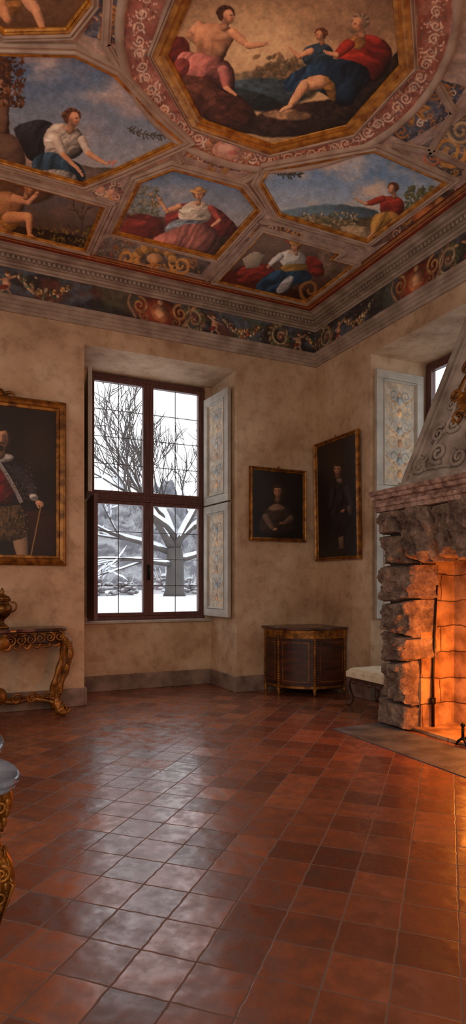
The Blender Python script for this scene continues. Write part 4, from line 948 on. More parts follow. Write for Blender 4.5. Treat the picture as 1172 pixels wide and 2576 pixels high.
portrait('large gilt-framed portrait of nobleman in black with red sash', (-4.65, -.006, 1.555), (1, 0, 0), (0, -1, 0), 1.38, 1.78, .105, p_noble, 0, True, .004)
def p_lady(p, W):
    p.grad(1190, (30, 21, 17), 1350, (21, 15, 12), 0); p.glow(690, 1245, 45, 50, (52, 38, 30), .7)
    sk = (162, 116, 88)
    p.poly([(646, 1345), (658, 1298), (676, 1272), (712, 1270), (738, 1288), (750, 1345)], (54, 39, 32), 4, fold=.24, ang=60, fw=8)
    p.poly([(672, 1280), (688, 1267), (706, 1267), (720, 1280), (702, 1286), (684, 1286)], (138, 106, 86), 4, fold=.15, fw=5)
    p.poly([(682, 1290), (700, 1286), (716, 1292), (712, 1314), (684, 1314)], (62, 44, 36), 4)
    p.limb(668, 1300, 8, 684, 1328, 5, (100, 78, 64)); p.limb(732, 1304, 8, 716, 1316, 5, (82, 62, 50)); p.hand(690, 1332, -20, 4.2, sk); p.hand(710, 1315, 170, 4, [k * .8 for k in sk])
    p.face(699, 1235, 14.5, -.5, sk, (54, 38, 28)); p.glow(697, 1258, 7, 8, [k * .8 for k in sk], .8)
portrait('small gilt-framed dark portrait of a seated lady', (-1.01, -.006, 1.90), (1, 0, 0), (0, -1, 0), .83, .94, .044, p_lady, 0, False, .004)
def p_gent(p, W):
    p.grad(1120, (36, 26, 21), 1400, (25, 17, 14), 0); p.glow(852, 1205, 34, 80, (60, 45, 36), .7)
    sk = (158, 113, 86)
    p.poly([(826, 1400), (832, 1290), (832, 1232), (846, 1203), (870, 1212), (888, 1262), (882, 1330), (892, 1400)], (44, 35, 34), 4, fold=.24, ang=14, fw=7)
    p.poly([(844, 1203), (857, 1200), (864, 1214), (852, 1218)], (122, 100, 86), 4); p.limb(874, 1230, 8, 884, 1270, 6, (52, 42, 40)); p.limb(838, 1232, 8, 832, 1272, 6, (42, 34, 33))
    p.poly([(870, 1272), (884, 1270), (886, 1296), (877, 1300)], (86, 68, 58), 4); p.poly([(851, 1352), (863, 1348), (865, 1380), (853, 1382)], (112, 86, 68), 2, 0)
    p.hand(864, 1284, 160, 4, sk); p.face(850, 1180, 13.5, -.8, sk, (48, 34, 26))
portrait('gilt-framed dark full-length portrait of a standing gentleman', (-.008, -.07, 1.65), (0, -1, 0), (-1, 0, 0), .93, 1.54, .046, p_gent, .02, False, .0045)

# ------------------------------------------------------------------ console table with gilded base
def spiral3(m, c, A, B, r, turns, a0, rad, d=1, n=26):
    c, A, B = Vector(c), Vector(A), Vector(B); P = []; R = []
    for k in range(n + 1):
        t = k / n; a = math.radians(a0) + d * turns * 2 * math.pi * t; rr = r * (1 - .82 * t); P.append(c + A * rr * math.cos(a) + B * rr * math.sin(a)); R.append(rad * (1 - .4 * t))
    m.tube(P, R, 7)
def leafy(m, P, w, n=9):
    P = [Vector(p) for p in P]
    for k in range(n):
        t = k / (n - 1) * (len(P) - 1); i = min(len(P) - 2, int(t)); q = P[i].lerp(P[i + 1], t - i); s = w * (1 - .5 * abs(k / (n - 1) - .4))
        m.ball(q, (s * .9, s * .9, s * .55), 8, 6)
def console(x0, x1, y0, zt, topmat, label):
    e = empty('console_table', ((x0 + x1) / 2, y0 / 2, 0), label, 'table'); cx = (x0 + x1) / 2; hw = (x1 - x0) / 2
    P = [(x0, -.03), (x1, -.03), (x1, y0 * .55), (x1 - .02, y0 * .88), (x1 - .14, y0 * .93), (cx + hw * .35, y0 * .86), (cx, y0 * 1.06), (cx - hw * .35, y0 * .86), (x0 + .14, y0 * .93), (x0 + .02, y0 * .88), (x0, y0 * .55)]
    Q = smooth_pts(P[2:], 2); poly = [P[0], P[1]] + list(Q)
    m = MB(); m.prism(poly, zt - .035, zt); m.build('marble_top', topmat, e, bevel=.01)
    inn = [(cx + (a - cx) * .93, b * .93 - .005) for a, b in poly]
    m = MB(); m.prism(inn, zt - .16, zt - .035); m.build('apron', M['mahogany'], e, bevel=.01)
    m = MB()
    for k in range(13):
        x = x0 + .10 + (x1 - x0 - .20) * k / 12; s = 1 if x < cx else -1; dz = .02 * math.cos((x - cx) / hw * 3.1)
        spiral3(m, (x, y0 * .93 - .012, zt - .10 - dz), (1, 0, 0), (0, 0, 1), .05, 1.5, 90, .011, s)
        m.tube(smooth_pts([(x, y0 * .93 - .012, zt - .15), (x + .03 * s, y0 * .93 - .016, zt - .20 - dz), (x + .07 * s, y0 * .93 - .012, zt - .17)], 2), [.014, .018, .004], 7)
        m.ball((x + .04, y0 * .93 - .012, zt - .06), (.022, .012, .012), 8, 5)
    for k in range(4): spiral3(m, (x1 - .03, y0 * (.15 + .2 * k), zt - .11), (0, 1, 0), (0, 0, 1), .045, 1.4, 90, .011)
    m.tube([(x0 + .05, y0 * .9, zt - .045), (x1 - .05, y0 * .9, zt - .045)], .008)
    m.ball((cx, y0 * .98, zt - .13), (.09, .04, .07)); m.build('carved_scrollwork', M['giltframe'], e, smooth=True)
    for sx, xx in ((1, x1), (-1, x0)):
        for fy, yy in ((1, y0 * .86), (0, -.09)):
            m = MB(); o = sx * .05
            pts = [(xx - o * 1.4, yy, zt - .08), (xx - o * .3, yy - fy * .04, zt - .14), (xx + o * .15, yy - fy * .06, zt - .24), (xx - o * .5, yy - fy * .04, zt - .40), (xx - o * 1.7, yy, zt - .58), (xx - o * 2.5, yy + fy * .02, zt - .74), (xx - o * 2.2, yy, .09), (xx - o * 1.4, yy - fy * .02, .035)]
            pts = smooth_pts(pts, 2); n = len(pts); rr = [.05 - .022 * math.sin(math.pi * min(1, k / n * 1.15)) ** .7 + .006 * math.sin(k * 1.4) for k in range(n)]
            m.tube(pts, rr, 18, .16, 6)
            m.ball((xx - o * 1.3, yy - fy * .02, .035), (.05, .045, .035)); leafy(m, pts[2:10], .05, 8)
            for q in (5, 12, 19): spiral3(m, Vector(pts[min(q, n - 1)]) + Vector((0, -.045, 0)), (1, 0, 0), (0, 0, 1), .034, 1.4, 90, .010, sx, 14)
            spiral3(m, (xx - o * .9, yy - .03 * fy, .07), (1, 0, 0), (0, 0, 1), .05, 1.3, 0, .014, -sx)
            m.build('leg', M['giltframe'], e, smooth=True)
    m = MB(); z = .13
    for s in (-1, 1):
        m.tube(smooth_pts([(cx + s * (hw - .13), y0 * .82, z), (cx + s * hw * .5, y0 * .6, z + .05), (cx + s * hw * .2, y0 * .5, z), (cx, y0 * .5, z + .04)], 2), .024, 10, .15)
        m.tube(smooth_pts([(cx + s * (hw - .13), -.1, z), (cx + s * hw * .5, y0 * .35, z + .04), (cx, y0 * .5, z + .03)], 2), .02, 8)
        for k in range(3): spiral3(m, (cx + s * hw * (.25 + .22 * k), y0 * .66, z + .05), (1, 0, 0), (0, 0, 1), .06, 1.5, 0, .014, s)
    m.ball((cx, y0 * .5, z + .08), (.08, .08, .09)); m.build('stretcher', M['giltframe'], e, smooth=True)
console(-4.64, -3.31, -.47, .90, M['marble'], 'carved gilded console table with marble top below the nobleman portrait')
e = empty('urn', (-3.945, -.24, .902), 'dark gilt bronze covered urn with handles on console table', 'urn'); m = MB()
m.lathe(-3.945, -.24, [(.065, .902), (.068, .915), (.05, .93), (.022, .955), (.02, .985), (.035, 1.0), (.07, 1.03), (.095, 1.08), (.098, 1.12), (.075, 1.15), (.06, 1.165), (.085, 1.185), (.088, 1.195)], 32); m.build('body', M['bronze'], e, smooth=True)
m = MB(); m.lathe(-3.945, -.24, [(.086, 1.195), (.07, 1.225), (.03, 1.245), (.015, 1.26), (.022, 1.28), (.012, 1.3), (.003, 1.315)], 28); m.build('lid', M['bronze'], e, smooth=True)
for s in (-1, 1):
    m = MB(); m.tube(smooth_pts([(-3.945 + s * .08, -.24, 1.06), (-3.945 + s * .135, -.24, 1.09), (-3.945 + s * .14, -.24, 1.16), (-3.945 + s * .08, -.24, 1.17)], 2), .009); m.build('handle', M['bronze'], e, smooth=True)

# ------------------------------------------------------------------ foreground console corner
e = empty('gilded_console', (-4.85, -4.9, 0), 'gilded carved console with blue-grey marble top', 'table')
P = [(-4.36, -4.52), (-4.325, -4.66), (-4.322, -4.80), (-4.372, -4.94), (-4.322, -5.04), (-4.315, -5.17), (-4.36, -5.24), (-4.50, -5.22), (-4.7, -5.26), (-5.5, -5.26), (-5.5, -4.45), (-4.5, -4.45)]
Q = smooth_pts(P, 2, True); m = MB(); m.prism(Q, .834, .85); m.prism([(-4.9 + (a + 4.9) * .985, -4.88 + (b + 4.88) * .98) for a, b in Q], .818, .835); m.build('marble_top', M['darkmarble'], e, bevel=.007, smooth=False)
m = MB(); m.prism([(-4.9 + (a + 4.9) * .93, -4.88 + (b + 4.88) * .91) for a, b in Q], .74, .818); m.build('apron', M['giltframe'], e, bevel=.01)
for lx, ly, s in ((-4.385, -5.14, 1), (-4.42, -4.62, 1), (-5.4, -5.17, -1), (-5.4, -4.6, -1)):
    m = MB(); zs = [.815, .77, .72, .69, .65, .60, .55, .50, .46, .40, .3, .2, .12, .06, .02]
    xs = [.01, .018, .005, -.012, .0, .014, .012, -.004, -.02, -.05, -.08, -.09, -.07, -.03, -.01]; rs = [.026, .028, .018, .013, .022, .032, .034, .028, .022, .02, .018, .018, .022, .034, .03]
    pts = smooth_pts([(lx + s * a, ly, z) for a, z in zip(xs, zs)], 1); R = np.interp(np.linspace(0, 1, len(pts)), np.linspace(0, 1, len(rs)), rs)
    m.tube(pts, list(R), 36, .2, 9)
    for k in range(9): m.tube([(lx + s * .03, ly - .03 + .008 * k, .66 - .02 * abs(k - 4)), (lx + s * .046, ly - .04 + .01 * k, .57), (lx + s * .012, ly - .02 + .005 * k, .46)], [.003, .006, .002], 6)
    for (dx, z, r, d) in ((.012, .775, .022, 1), (.0, .725, .016, -1), (.006, .655, .018, 1), (.016, .60, .024, -1), (.012, .54, .022, 1), (-.008, .48, .018, -1)):
        spiral3(m, (lx + s * dx, ly - .036, z), (1, 0, 0), (0, 0, 1), r, 1.5, 90, .0055, d * s, 18); spiral3(m, (lx + s * (dx + .02), ly - .01, z - .01), (0, 1, 0), (0, 0, 1), r * .9, 1.4, 90, .005, d, 16)
    for k in range(12):
        t = k / 11; q = pts[min(len(pts) - 1, int(2 + t * 15))]; m.ball((q[0] + s * .016, q[1] - .026, q[2]), (.008, .007, .014), 7, 5)
    m.ball((lx, ly, .02), (.045, .045, .02)); m.build('leg', M['giltframe'], e, smooth=True)

# ------------------------------------------------------------------ corner cabinet
e = empty('corner_cabinet', (-.4, -.35, 0), 'dark mahogany corner cabinet with gilded mounts and marble top', 'cabinet')
def bow(a, b, d, n=8):
    a, b = np.array(a), np.array(b); t = b - a; nn = np.array((t[1], -t[0])) / np.hypot(*t)
    if nn.dot(np.array((-.3, -.3)) - a) > 0: nn = -nn
    return [tuple(a + t * k / n + nn * d * math.sin(math.pi * k / n)) for k in range(n + 1)]
F = [(-.03, -.03), (-.79, -.03), (-.79, -.38), (-.48, -.70), (-.03, -.70)]
fac = [bow(F[1], F[2], .02), bow(F[2], F[3], .05), bow(F[3], F[4], .035)]
body = [F[0]] + fac[0][:-1] + fac[1][:-1] + fac[2]
m = MB(); m.prism(body, .09, .79); m.build('body', M['mahogany'], e, bevel=.004)
T2 = [(-.027, -.027)] + [(-.84, -.027)] + smooth_pts([(-.845, -.26), (-.83, -.46), (-.68, -.66), (-.48, -.77), (-.26, -.77)], 2) + [(-.027, -.745)]
m = MB(); m.prism(T2, .80, .83); m.build('marble_top', M['redmarble'], e, bevel=.008)
def bent(m, C, u0, u1, z0, z1, d0, d1):
    """panel following the bowed facet polyline C"""
    C = [Vector((*c, 0)) for c in C]; n = len(C) - 1; v = []
    for j in range(9):
        k = u0 * n + (u1 - u0) * n * j / 8; i = min(n - 1, int(k)); p = C[i].lerp(C[i + 1], k - i); t = (C[i + 1] - C[i]).normalized(); nn = Vector((t.y, -t.x, 0))
        if nn.dot(Vector((-.35, -.3, 0)) - p) > 0: nn = -nn
        for d, z in ((d0, z0), (d1, z0), (d1, z1), (d0, z1)): v.append(p + nn * d + Vector((0, 0, z)))
    f = [(j * 4 + a, j * 4 + (a + 1) % 4, j * 4 + 4 + (a + 1) % 4, j * 4 + 4 + a) for j in range(8) for a in range(4)] + [(0, 1, 2, 3), (32, 33, 34, 35)]
    m.add(v, f)
for C in fac:
    m = MB(); bent(m, C, .1, .9, .15, .68, 0, .008); d = m.build('door', M['mahogany'], e, bevel=.003)
    m = MB()
    for a in ((.14, .86, .18, .186), (.14, .86, .644, .65), (.14, .155, .18, .65), (.845, .86, .18, .65)): bent(m, C, *a, .007, .013)
    m.build('door_moulding', M['giltframe'], d)
    m = MB(); bent(m, C, 0, 1, .70, .80, 0, .004); bent(m, C, 0, 1, .788, .80, .003, .014); bent(m, C, 0, 1, .697, .706, .003, .012)
    for j in range(12):
        k = (j + .5) / 12 * 8; i = min(7, int(k)); p = Vector((*C[i], 0)).lerp(Vector((*C[i + 1], 0)), k - i); t = (Vector((*C[i + 1], 0)) - Vector((*C[i], 0))).normalized(); nn = Vector((t.y, -t.x, 0)); nn = nn if nn.dot(Vector((-.35, -.3, 0)) - p) < 0 else -nn
        spiral3(m, p + nn * .006 + Vector((0, 0, .746)), t, (0, 0, 1), .022, 1.2, 0, .005, 1 if j % 2 else -1, 12)
    m.build('gilt_frieze', M['giltframe'], e)
    m = MB(); bent(m, C, 0, 1, .10, .125, 0, .012); m.build('gilt_base_band', M['giltframe'], e)
for c in (F[1], F[2], F[3], F[4]):
    m = MB(); x = c[0] + (.0 if c[0] < -.1 else -.02); y = c[1] + (0 if c[1] < -.1 else -.02)
    m.tube([(x, y, .12), (x, y, .70)], .014, 10); z = .14
    while z < .78: m.ball((x, y, z), (.021, .021, .014), 8, 6); z += .03
    m.build('gilt_stile', M['giltframe'], e, smooth=True)
    m = MB(); m.tube([(x * .99, y * .99, .095), (x, y, .07), (x, y, .03), (x, y, .0)], [.028, .024, .014, .02], 10); m.build('foot', M['giltframe'], e, smooth=True)

# ------------------------------------------------------------------ upholstered bench
e = empty('upholstered_bench', (-.17, -1.65, 0), 'low walnut bench with cabriole legs and cream seat', 'bench')
sx0, sx1, sy0, sy1 = -.42, .03, -2.04, -1.24
m = MB(); m.box(sx0 + .025, sx1 - .025, sy0 + .025, sy1 - .025, .27, .33)
for q in range(5): m.ball((sx0 + .02, sy1 - .12 - .14 * q, .268), (.012, .05, .018), 8, 6)
m.build('seat_rail', M['walnut'], e, bevel=.01)
m = MB(); n = 20; g = []
for j in range(n + 1):
    for i in range(n + 1):
        a, b = i / n, j / n; ed = (1 - (2 * a - 1) ** 8) * (1 - (2 * b - 1) ** 8)
        g.append((sx0 + (sx1 - sx0) * a, sy0 + (sy1 - sy0) * b, .385 + .045 * max(0, ed) ** .5))
m.add(g, [(j * (n + 1) + i, j * (n + 1) + i + 1, (j + 1) * (n + 1) + i + 1, (j + 1) * (n + 1) + i) for j in range(n) for i in range(n)])
m.box(sx0 + .001, sx1 - .001, sy0 + .001, sy1 - .001, .322, .386); m.build('cushion', M['brocade'], e, smooth=False)
for lx, dx in ((sx0 + .04, -1), (sx1 - .04, 1)):
    for ly, dy in ((sy1 - .04, 1), (sy0 + .04, -1)):
        m = MB(); pts = smooth_pts([(lx, ly, .31), (lx + dx * .03, ly + dy * .03, .24), (lx + dx * .01, ly + dy * .01, .14), (lx - dx * .015, ly - dy * .015, .07), (lx + dx * .01, ly + dy * .012, .02), (lx + dx * .035, ly + dy * .035, .004)], 2)
        k = len(pts); m.tube(pts, [.038 - .022 * (i / k) for i in range(k)], 10); m.ball((lx + dx * .03, ly + dy * .03, .016), (.028, .028, .016)); m.build('leg', M['walnut'], e, smooth=True)

# ------------------------------------------------------------------ fireplace
FX = -.63; fy0, fy1 = -2.15, -4.65; fi0, fi1 = -2.50, -4.30
fp = empty('fireplace', (-.33, -3.4, 0), 'large rusticated stone fireplace with mantel shelf and tapering hood', 'fireplace')
def stone(q, x0, x1, seed, bulge=.055, n=24):
    """q = four (y,z) corners; craggy rusticated face towards -x"""
    m = MB(); v = []; rnd = random.Random(seed); ox = rnd.uniform(0, 50); tlt = rnd.uniform(-.03, .03); tl2 = rnd.uniform(-.03, .03)
    for j in range(n + 1):
        for i in range(n + 1):
            a, b = i / n, j / n
            y = (q[0][0] * (1 - a) + q[1][0] * a) * (1 - b) + (q[3][0] * (1 - a) + q[2][0] * a) * b
            z = (q[0][1] * (1 - a) + q[1][1] * a) * (1 - b) + (q[3][1] * (1 - a) + q[2][1] * a) * b
            ed = max(0, (1 - (2 * a - 1) ** 12) * (1 - (2 * b - 1) ** 12))
            nz = mnoise.fractal(Vector((y * 5 + ox, z * 5, ox)), .7, 2.1, 6); rg = 1 - abs(mnoise.noise(Vector((y * 9 + ox, z * 9, 1.7)))) * 2
            cell = mnoise.cell(Vector((y * 9 + ox + .6 * nz, z * 9 + .6 * nz, 0)))
            n2 = mnoise.noise(Vector((y * 8 + ox, z * 8, 3))); n3 = mnoise.noise(Vector((y * 8, z * 8 + ox, 8)))
            v.append((x0 - (bulge * ed ** .4 * (.7 + .9 * nz + .35 * rg + .22 * cell) + ed * (tlt * (2 * a - 1) + tl2 * (2 * b - 1))), y + .024 * n2 * (1.1 - ed * .6), z + .018 * n3 * (1.1 - ed * .6)))
    f = [(j * (n + 1) + i, j * (n + 1) + i + 1, (j + 1) * (n + 1) + i + 1, (j + 1) * (n + 1) + i) for j in range(n) for i in range(n)]
    rim = [i for i in range(n + 1)] + [(j * (n + 1) + n) for j in range(1, n + 1)] + [n * (n + 1) + i for i in range(n - 1, -1, -1)] + [j * (n + 1) for j in range(n - 1, 0, -1)]
    b0 = len(v); k = len(rim)
    for r in rim: v.append((x1, v[r][1], v[r][2]))
    f += [(rim[i], rim[(i + 1) % k], b0 + (i + 1) % k, b0 + i) for i in range(k)]; f.append(tuple(b0 + i for i in range(k)))
    m.add(v, f); m.build('stone_block', M['fpstone'], fp, smooth=False)
zs = [0, .235, .62, .88, 1.19, 1.53]; zt = [0, .02, -.03, .025, -.02, 0]
for side in (0, 1):
    for k in range(5):
        a = fy0 + (.03 if k in (0, 1) else 0) + (.0 if k % 2 else .03); b = fi0 - (.045 if k % 2 == 0 else 0) - (.03 if k == 3 else 0)
        if k == 0: b = fi0
        if side: a, b = 2 * -3.4 - a, 2 * -3.4 - b
        stone([(a, zs[k] + zt[k] + .010), (b, zs[k] - zt[k] + .010), (b, zs[k + 1] - zt[k + 1] - .010), (a, zs[k + 1] + zt[k + 1] - .010)], FX + (.02 if k else -.02), FX + .30, k + side * 10, (.085, .07, .09, .075, .085)[k] if k else .03)
    a, b = fy0 + .01, -2.29
    if side: a, b = -6.8 - a, -6.8 - b
    sg = 1 if not side else -1
    stone([(a, 1.55), (b, 1.55), (b + sg * .07, 1.81), (a, 1.81)], FX + .02, FX + .28, 33 + side, .07)
yb = [-2.30 - 2.20 * k / 11 for k in range(12)]
for k in range(11):
    yt = [-3.4 + (y + 3.4) * 1.22 for y in (yb[k], yb[k + 1])]
    lo, hi = 1.55 + (.03 if k % 2 else 0), 2.05
    q = [(yb[k] - .014, lo), (yb[k + 1] + .014, lo), (yt[1] + .014, hi), (yt[0] - .014, hi)]
    if k in (0, 10):
        s = 1 if k == 0 else -1; yi = yb[1] if k == 0 else yb[10]; yo = yb[0] if k == 0 else yb[11]
        ym = -3.4 + (yi + 3.4) * 1.115; yh = -3.4 + (yi + 3.4) * 1.22
        def Q(l): return l if k == 0 else [l[1], l[0], l[3], l[2]]
        stone(Q([(yo - s * .014, lo), (yi + s * .014, lo), (ym + s * .014, 1.80), (yo + s * .06, 1.80)]), FX, FX + .28, 50 + k, .08)
        stone(Q([(fy0 + .01 if k == 0 else fy1 - .01, 1.83), (ym + s * .02, 1.83), (yh + s * .014, hi), (fy0 + .01 if k == 0 else fy1 - .01, hi)]), FX - .01, FX + .28, 80 + k, .08)
        continue
    stone(q, FX + (.03 if k % 2 else -.03), FX + .28, 50 + k, .09)
m = MB()
m.box(FX + .05, -.03, fi0 + .02, fy0 - .03, 0, 2.1); m.box(FX + .05, -.03, fy1 + .03, fi1 - .02, 0, 2.1); m.box(FX + .05, -.03, fi1 - .05, fi0 + .05, 1.72, 2.1)
m.build('masonry_core', M['core'], fp)
m = MB(); m.box(-.10, -.03, fi1, fi0, 0, 1.72); m.box(FX + .12, -.10, fi0 - .025, fi0 + .002, 0, 1.72); m.box(FX + .12, -.10, fi1, fi1 + .025, 0, 1.72); m.box(FX + .05, -.10, fi1, fi0, 0, .03)
m.build('firebox_lining', M['brick'], fp)
prof = [(.02, 2.045), (.05, 2.05), (.055, 2.085), (.075, 2.095), (.08, 2.125), (.06, 2.135), (.065, 2.155), (.10, 2.165), (.105, 2.195), (.13, 2.205), (.135, 2.24), (.10, 2.248), (-.58, 2.248), (-.58, 2.045)]
m = MB(); nn_ = 110; v = []; L = len(prof)
for j in range(nn_ + 1):
    y = fy0 + .07 + (fy1 - fy0 - .14) * j / nn_
    for i, (o, z) in enumerate(prof):
        if 1 <= i <= 11: dx = .010 * mnoise.noise(Vector((y * 9, z * 12, 0))) + .012 * mnoise.noise(Vector((y * 26, z * 30, 4))); dz = .006 * mnoise.noise(Vector((y * 14, i, 9)))
        else: dx = dz = 0
        v.append((FX - o + dx, y, z + dz))
m.add(v, [(j * L + i, j * L + (i + 1) % L, (j + 1) * L + (i + 1) % L, (j + 1) * L + i) for j in range(nn_) for i in range(L)] + [tuple(range(L)), tuple(nn_ * L + i for i in range(L))])
m.build('mantel_shelf', M['mantel'], fp)
hb = (-.615, -2.39, -4.41, 2.245); ht = (-.06, -3.12, -3.68, 4.55)
def hpt(s, z):
    t = (z - hb[3]) / (ht[3] - hb[3]); x = hb[0] + (ht[0] - hb[0]) * t; c = -3.4; w = (hb[1] - c) * (1 - t) + (ht[1] - c) * t
    return Vector((x, c - s * w, z))
m = MB(); v = [hpt(-1, hb[3]), hpt(1, hb[3]), hpt(1, ht[3]), hpt(-1, ht[3])]; v += [Vector((-.01, p.y, p.z)) for p in v]
m.add(v, [(0, 1, 2, 3), (7, 6, 5, 4), (0, 4, 5, 1), (3, 2, 6, 7), (0, 3, 7, 4), (1, 5, 6, 2)]); m.box(-.25, -.01, -3.72, -3.08, 4.5, ZC - .02)
m.build('hood', M['hood'], fp)
m = MB(); m.box(hb[0] - .03, -.02, hb[2] - .03, hb[1] + .03, 2.246, 2.30)
hn = (hpt(1, 2.3) - hpt(-1, 2.3)).cross(hpt(-1, 3.5) - hpt(-1, 2.3)).normalized(); hn = hn if hn.x < 0 else -hn
for s in (-1, 1):
    a, b = hpt(s, 2.30), hpt(s, ht[3]); d = (b - a).normalized(); q = d.cross(hn)
    inn = Vector((0, 1, 0)) if s > 0 else Vector((0, -1, 0)); q = q if q.dot(inn) > 0 else -q
    Lh = (b - a).length; m.obox(a, d, q, hn, 0, Lh, -.02, .035, -.03, .03); m.obox(a, d, q, hn, 0, Lh, .06, .085, -.02, .018)
m.build('hood_moulding', M['hood'], fp, bevel=.006)
V2 = (Vector((0, 0, 1)) - hn * hn.z).normalized(); U2 = Vector((0, -1, 0))
for mir in (1, -1):
    m = MB()
    def hs(y, z, r, t, a, rad, d): 
        p = hpt(0, z); p.y = y; spiral3(m, p + hn * .018, U2, V2, r, t, a, rad, d, 24)
    Yq = lambda y: y if mir == 1 else -6.8 - y
    hs(Yq(-2.60), 2.42, .085, 1.6, 90, .022, mir); hs(Yq(-2.80), 2.50, .10, 1.7, -60, .023, -mir); hs(Yq(-3.05), 2.42, .09, 1.6, 120, .021, mir); hs(Yq(-2.76), 2.68, .07, 1.5, 60, .019, mir)
    hs(Yq(-2.92), 2.74, .085, 1.5, -30, .019, -mir); hs(Yq(-2.86), 2.92, .05, 1.4, 90, .016, mir); hs(Yq(-3.02), 3.45, .07, 1.5, 0, .016, mir); hs(Yq(-3.15), 3.7, .06, 1.5, 0, .015, -mir); hs(Yq(-3.2), 2.5, .09, 1.5, 0, .018, -mir)
    for (y0_, z0_, y1_, z1_) in ((-2.52, 2.36, -2.75, 2.62), (-2.75, 2.62, -2.9, 2.9), (-2.7, 2.38, -3.0, 2.36), (-2.9, 2.9, -3.0, 3.3), (-3.0, 3.3, -3.12, 3.6)):
        a = hpt(0, z0_); a.y = Yq(y0_); b = hpt(0, z1_); b.y = Yq(y1_); c = a.lerp(b, .5) + U2 * .05 * mir; m.tube(smooth_pts([a + hn * .012, c + hn * .012, b + hn * .012], 2), .016, 7)
        for q in range(5):
            w = a.lerp(b, q / 4) + U2 * (.04 * mir * (1 if q % 2 else -1)); m.ball(w + hn * .010, (.016, .035, .022), 8, 5)
    m.build('carved_scrolls', M['hood'], fp, smooth=True)
m = MB(); c = hpt(0, 3.0)
P = [(c + U2 * (.44 * math.cos(a) * (1 + .06 * math.cos(4 * a))) + V2 * (.40 * math.sin(a) * (1 + .06 * math.cos(4 * a)))) for a in np.linspace(0, 2 * math.pi, 49)]
m.tube(P, .032, 10, .2)
m.add([c + hn * .05] + [c + (p - c) * .55 + hn * .045 for p in P[:-1]] + [c + (p - c) * .98 + hn * .015 for p in P[:-1]], [(0, 1 + k, 1 + (k + 1) % 48) for k in range(48)] + [(1 + k, 49 + k, 49 + (k + 1) % 48, 1 + (k + 1) % 48) for k in range(48)])
for k in range(12):
    a = k * math.pi / 6; spiral3(m, c + U2 * (.5 * math.cos(a)) + V2 * (.46 * math.sin(a)) + hn * .02, U2, V2, .07, 1.4, math.degrees(a) + 180, .018, 1 if k % 2 else -1, 16)
m.build('gilded_cartouche', M['giltframe'], fp, smooth=True)
m = MB(); m.box(-1.21, -.66, -4.72, -2.12, .0, .006); m.build('hearth_slab', M['hearth'], None, label='flat grey stone hearth slab in front of the fireplace', cat='hearth', bevel=.003)
fr = empty('fire', (-.33, -3.4, .03), 'burning log fire inside the fireplace', 'fire')
for k, (a, b) in enumerate((((-.20, -3.12, .12), (-.24, -3.90, .12)), ((-.42, -3.10, .12), (-.40, -3.86, .12)), ((-.46, -3.2, .25), (-.18, -3.66, .27)))):
    m = MB(); m.tube([a, tuple(np.array(a) * .5 + np.array(b) * .5 + np.array((0.01, 0, .01))), b], [.06, .068, .055], 12); m.build('log', M['log'], fr, smooth=True)
m = MB(); rnd = random.Random(4)
for k in range(20):
    x = rnd.uniform(-.42, -.2); y = rnd.uniform(-3.82, -3.08); h = rnd.uniform(.2, .5) * (1 - .5 * abs(y + 3.45) / .4); r = rnd.uniform(.022, .045)
    m.tube(smooth_pts([(x, y, .18), (x + rnd.uniform(-.03, .03), y + rnd.uniform(-.04, .04), .18 + h * .35), (x + rnd.uniform(-.04, .04), y + rnd.uniform(-.05, .05), .18 + h * .7), (x, y + rnd.uniform(-.05, .05), .18 + h)], 1), [r * .6, r, r * .9, r * .6, r * .3, .003], 8)
m.build('flames', M['flame'], fr, smooth=True)
m = MB(); n1, n2_ = 14, 34; v = []
for j in range(n2_ + 1):
    for i in range(n1 + 1):
        a, b = i / n1, j / n2_; x = -.5 + .36 * a; y = -3.08 - .80 * b; v.append((x, y, .032 + .05 * (math.sin(math.pi * a) * math.sin(math.pi * b)) ** .5 * (1 + .6 * mnoise.noise(Vector((x * 25, y * 25, 0))))))
m.add(v, [(j * (n1 + 1) + i, j * (n1 + 1) + i + 1, (j + 1) * (n1 + 1) + i + 1, (j + 1) * (n1 + 1) + i) for j in range(n2_) for i in range(n1)])
m.build('ember_bed', M['ember'], fr)
ay = -3.12; ai = empty('andiron', (-.55, ay, 0), 'black iron andiron with ball finial', 'andiron')
m = MB(); m.box(-.62, -.15, ay - .012, ay + .012, .06, .08); m.tube([(-.61, ay, .07), (-.61, ay, .17)], .012); m.ball((-.61, ay, .185), .02)
m.tube([(-.61, ay, .08), (-.62, ay + .045, .04), (-.62, ay + .06, .012)], .011); m.tube([(-.61, ay, .08), (-.62, ay - .045, .04), (-.62, ay - .06, .012)], .011); m.tube([(-.17, ay, .07), (-.17, ay, .03)], .012); m.build('iron_body', M['iron'], ai, smooth=True)
m = MB(); m.tube([(-.40, -2.56, .035), (-.385, -2.545, .5), (-.36, -2.54, .95), (-.34, -2.545, 1.32)], [.016, .012, .011, .010], 10); m.ball((-.34, -2.545, 1.33), .016)
m.box(-.425, -.38, -2.575, -2.545, .24, .30)
m.build('fire_poker', M['iron'], None, smooth=True, label='black iron fire poker leaning inside the firebox', cat='fire tool')

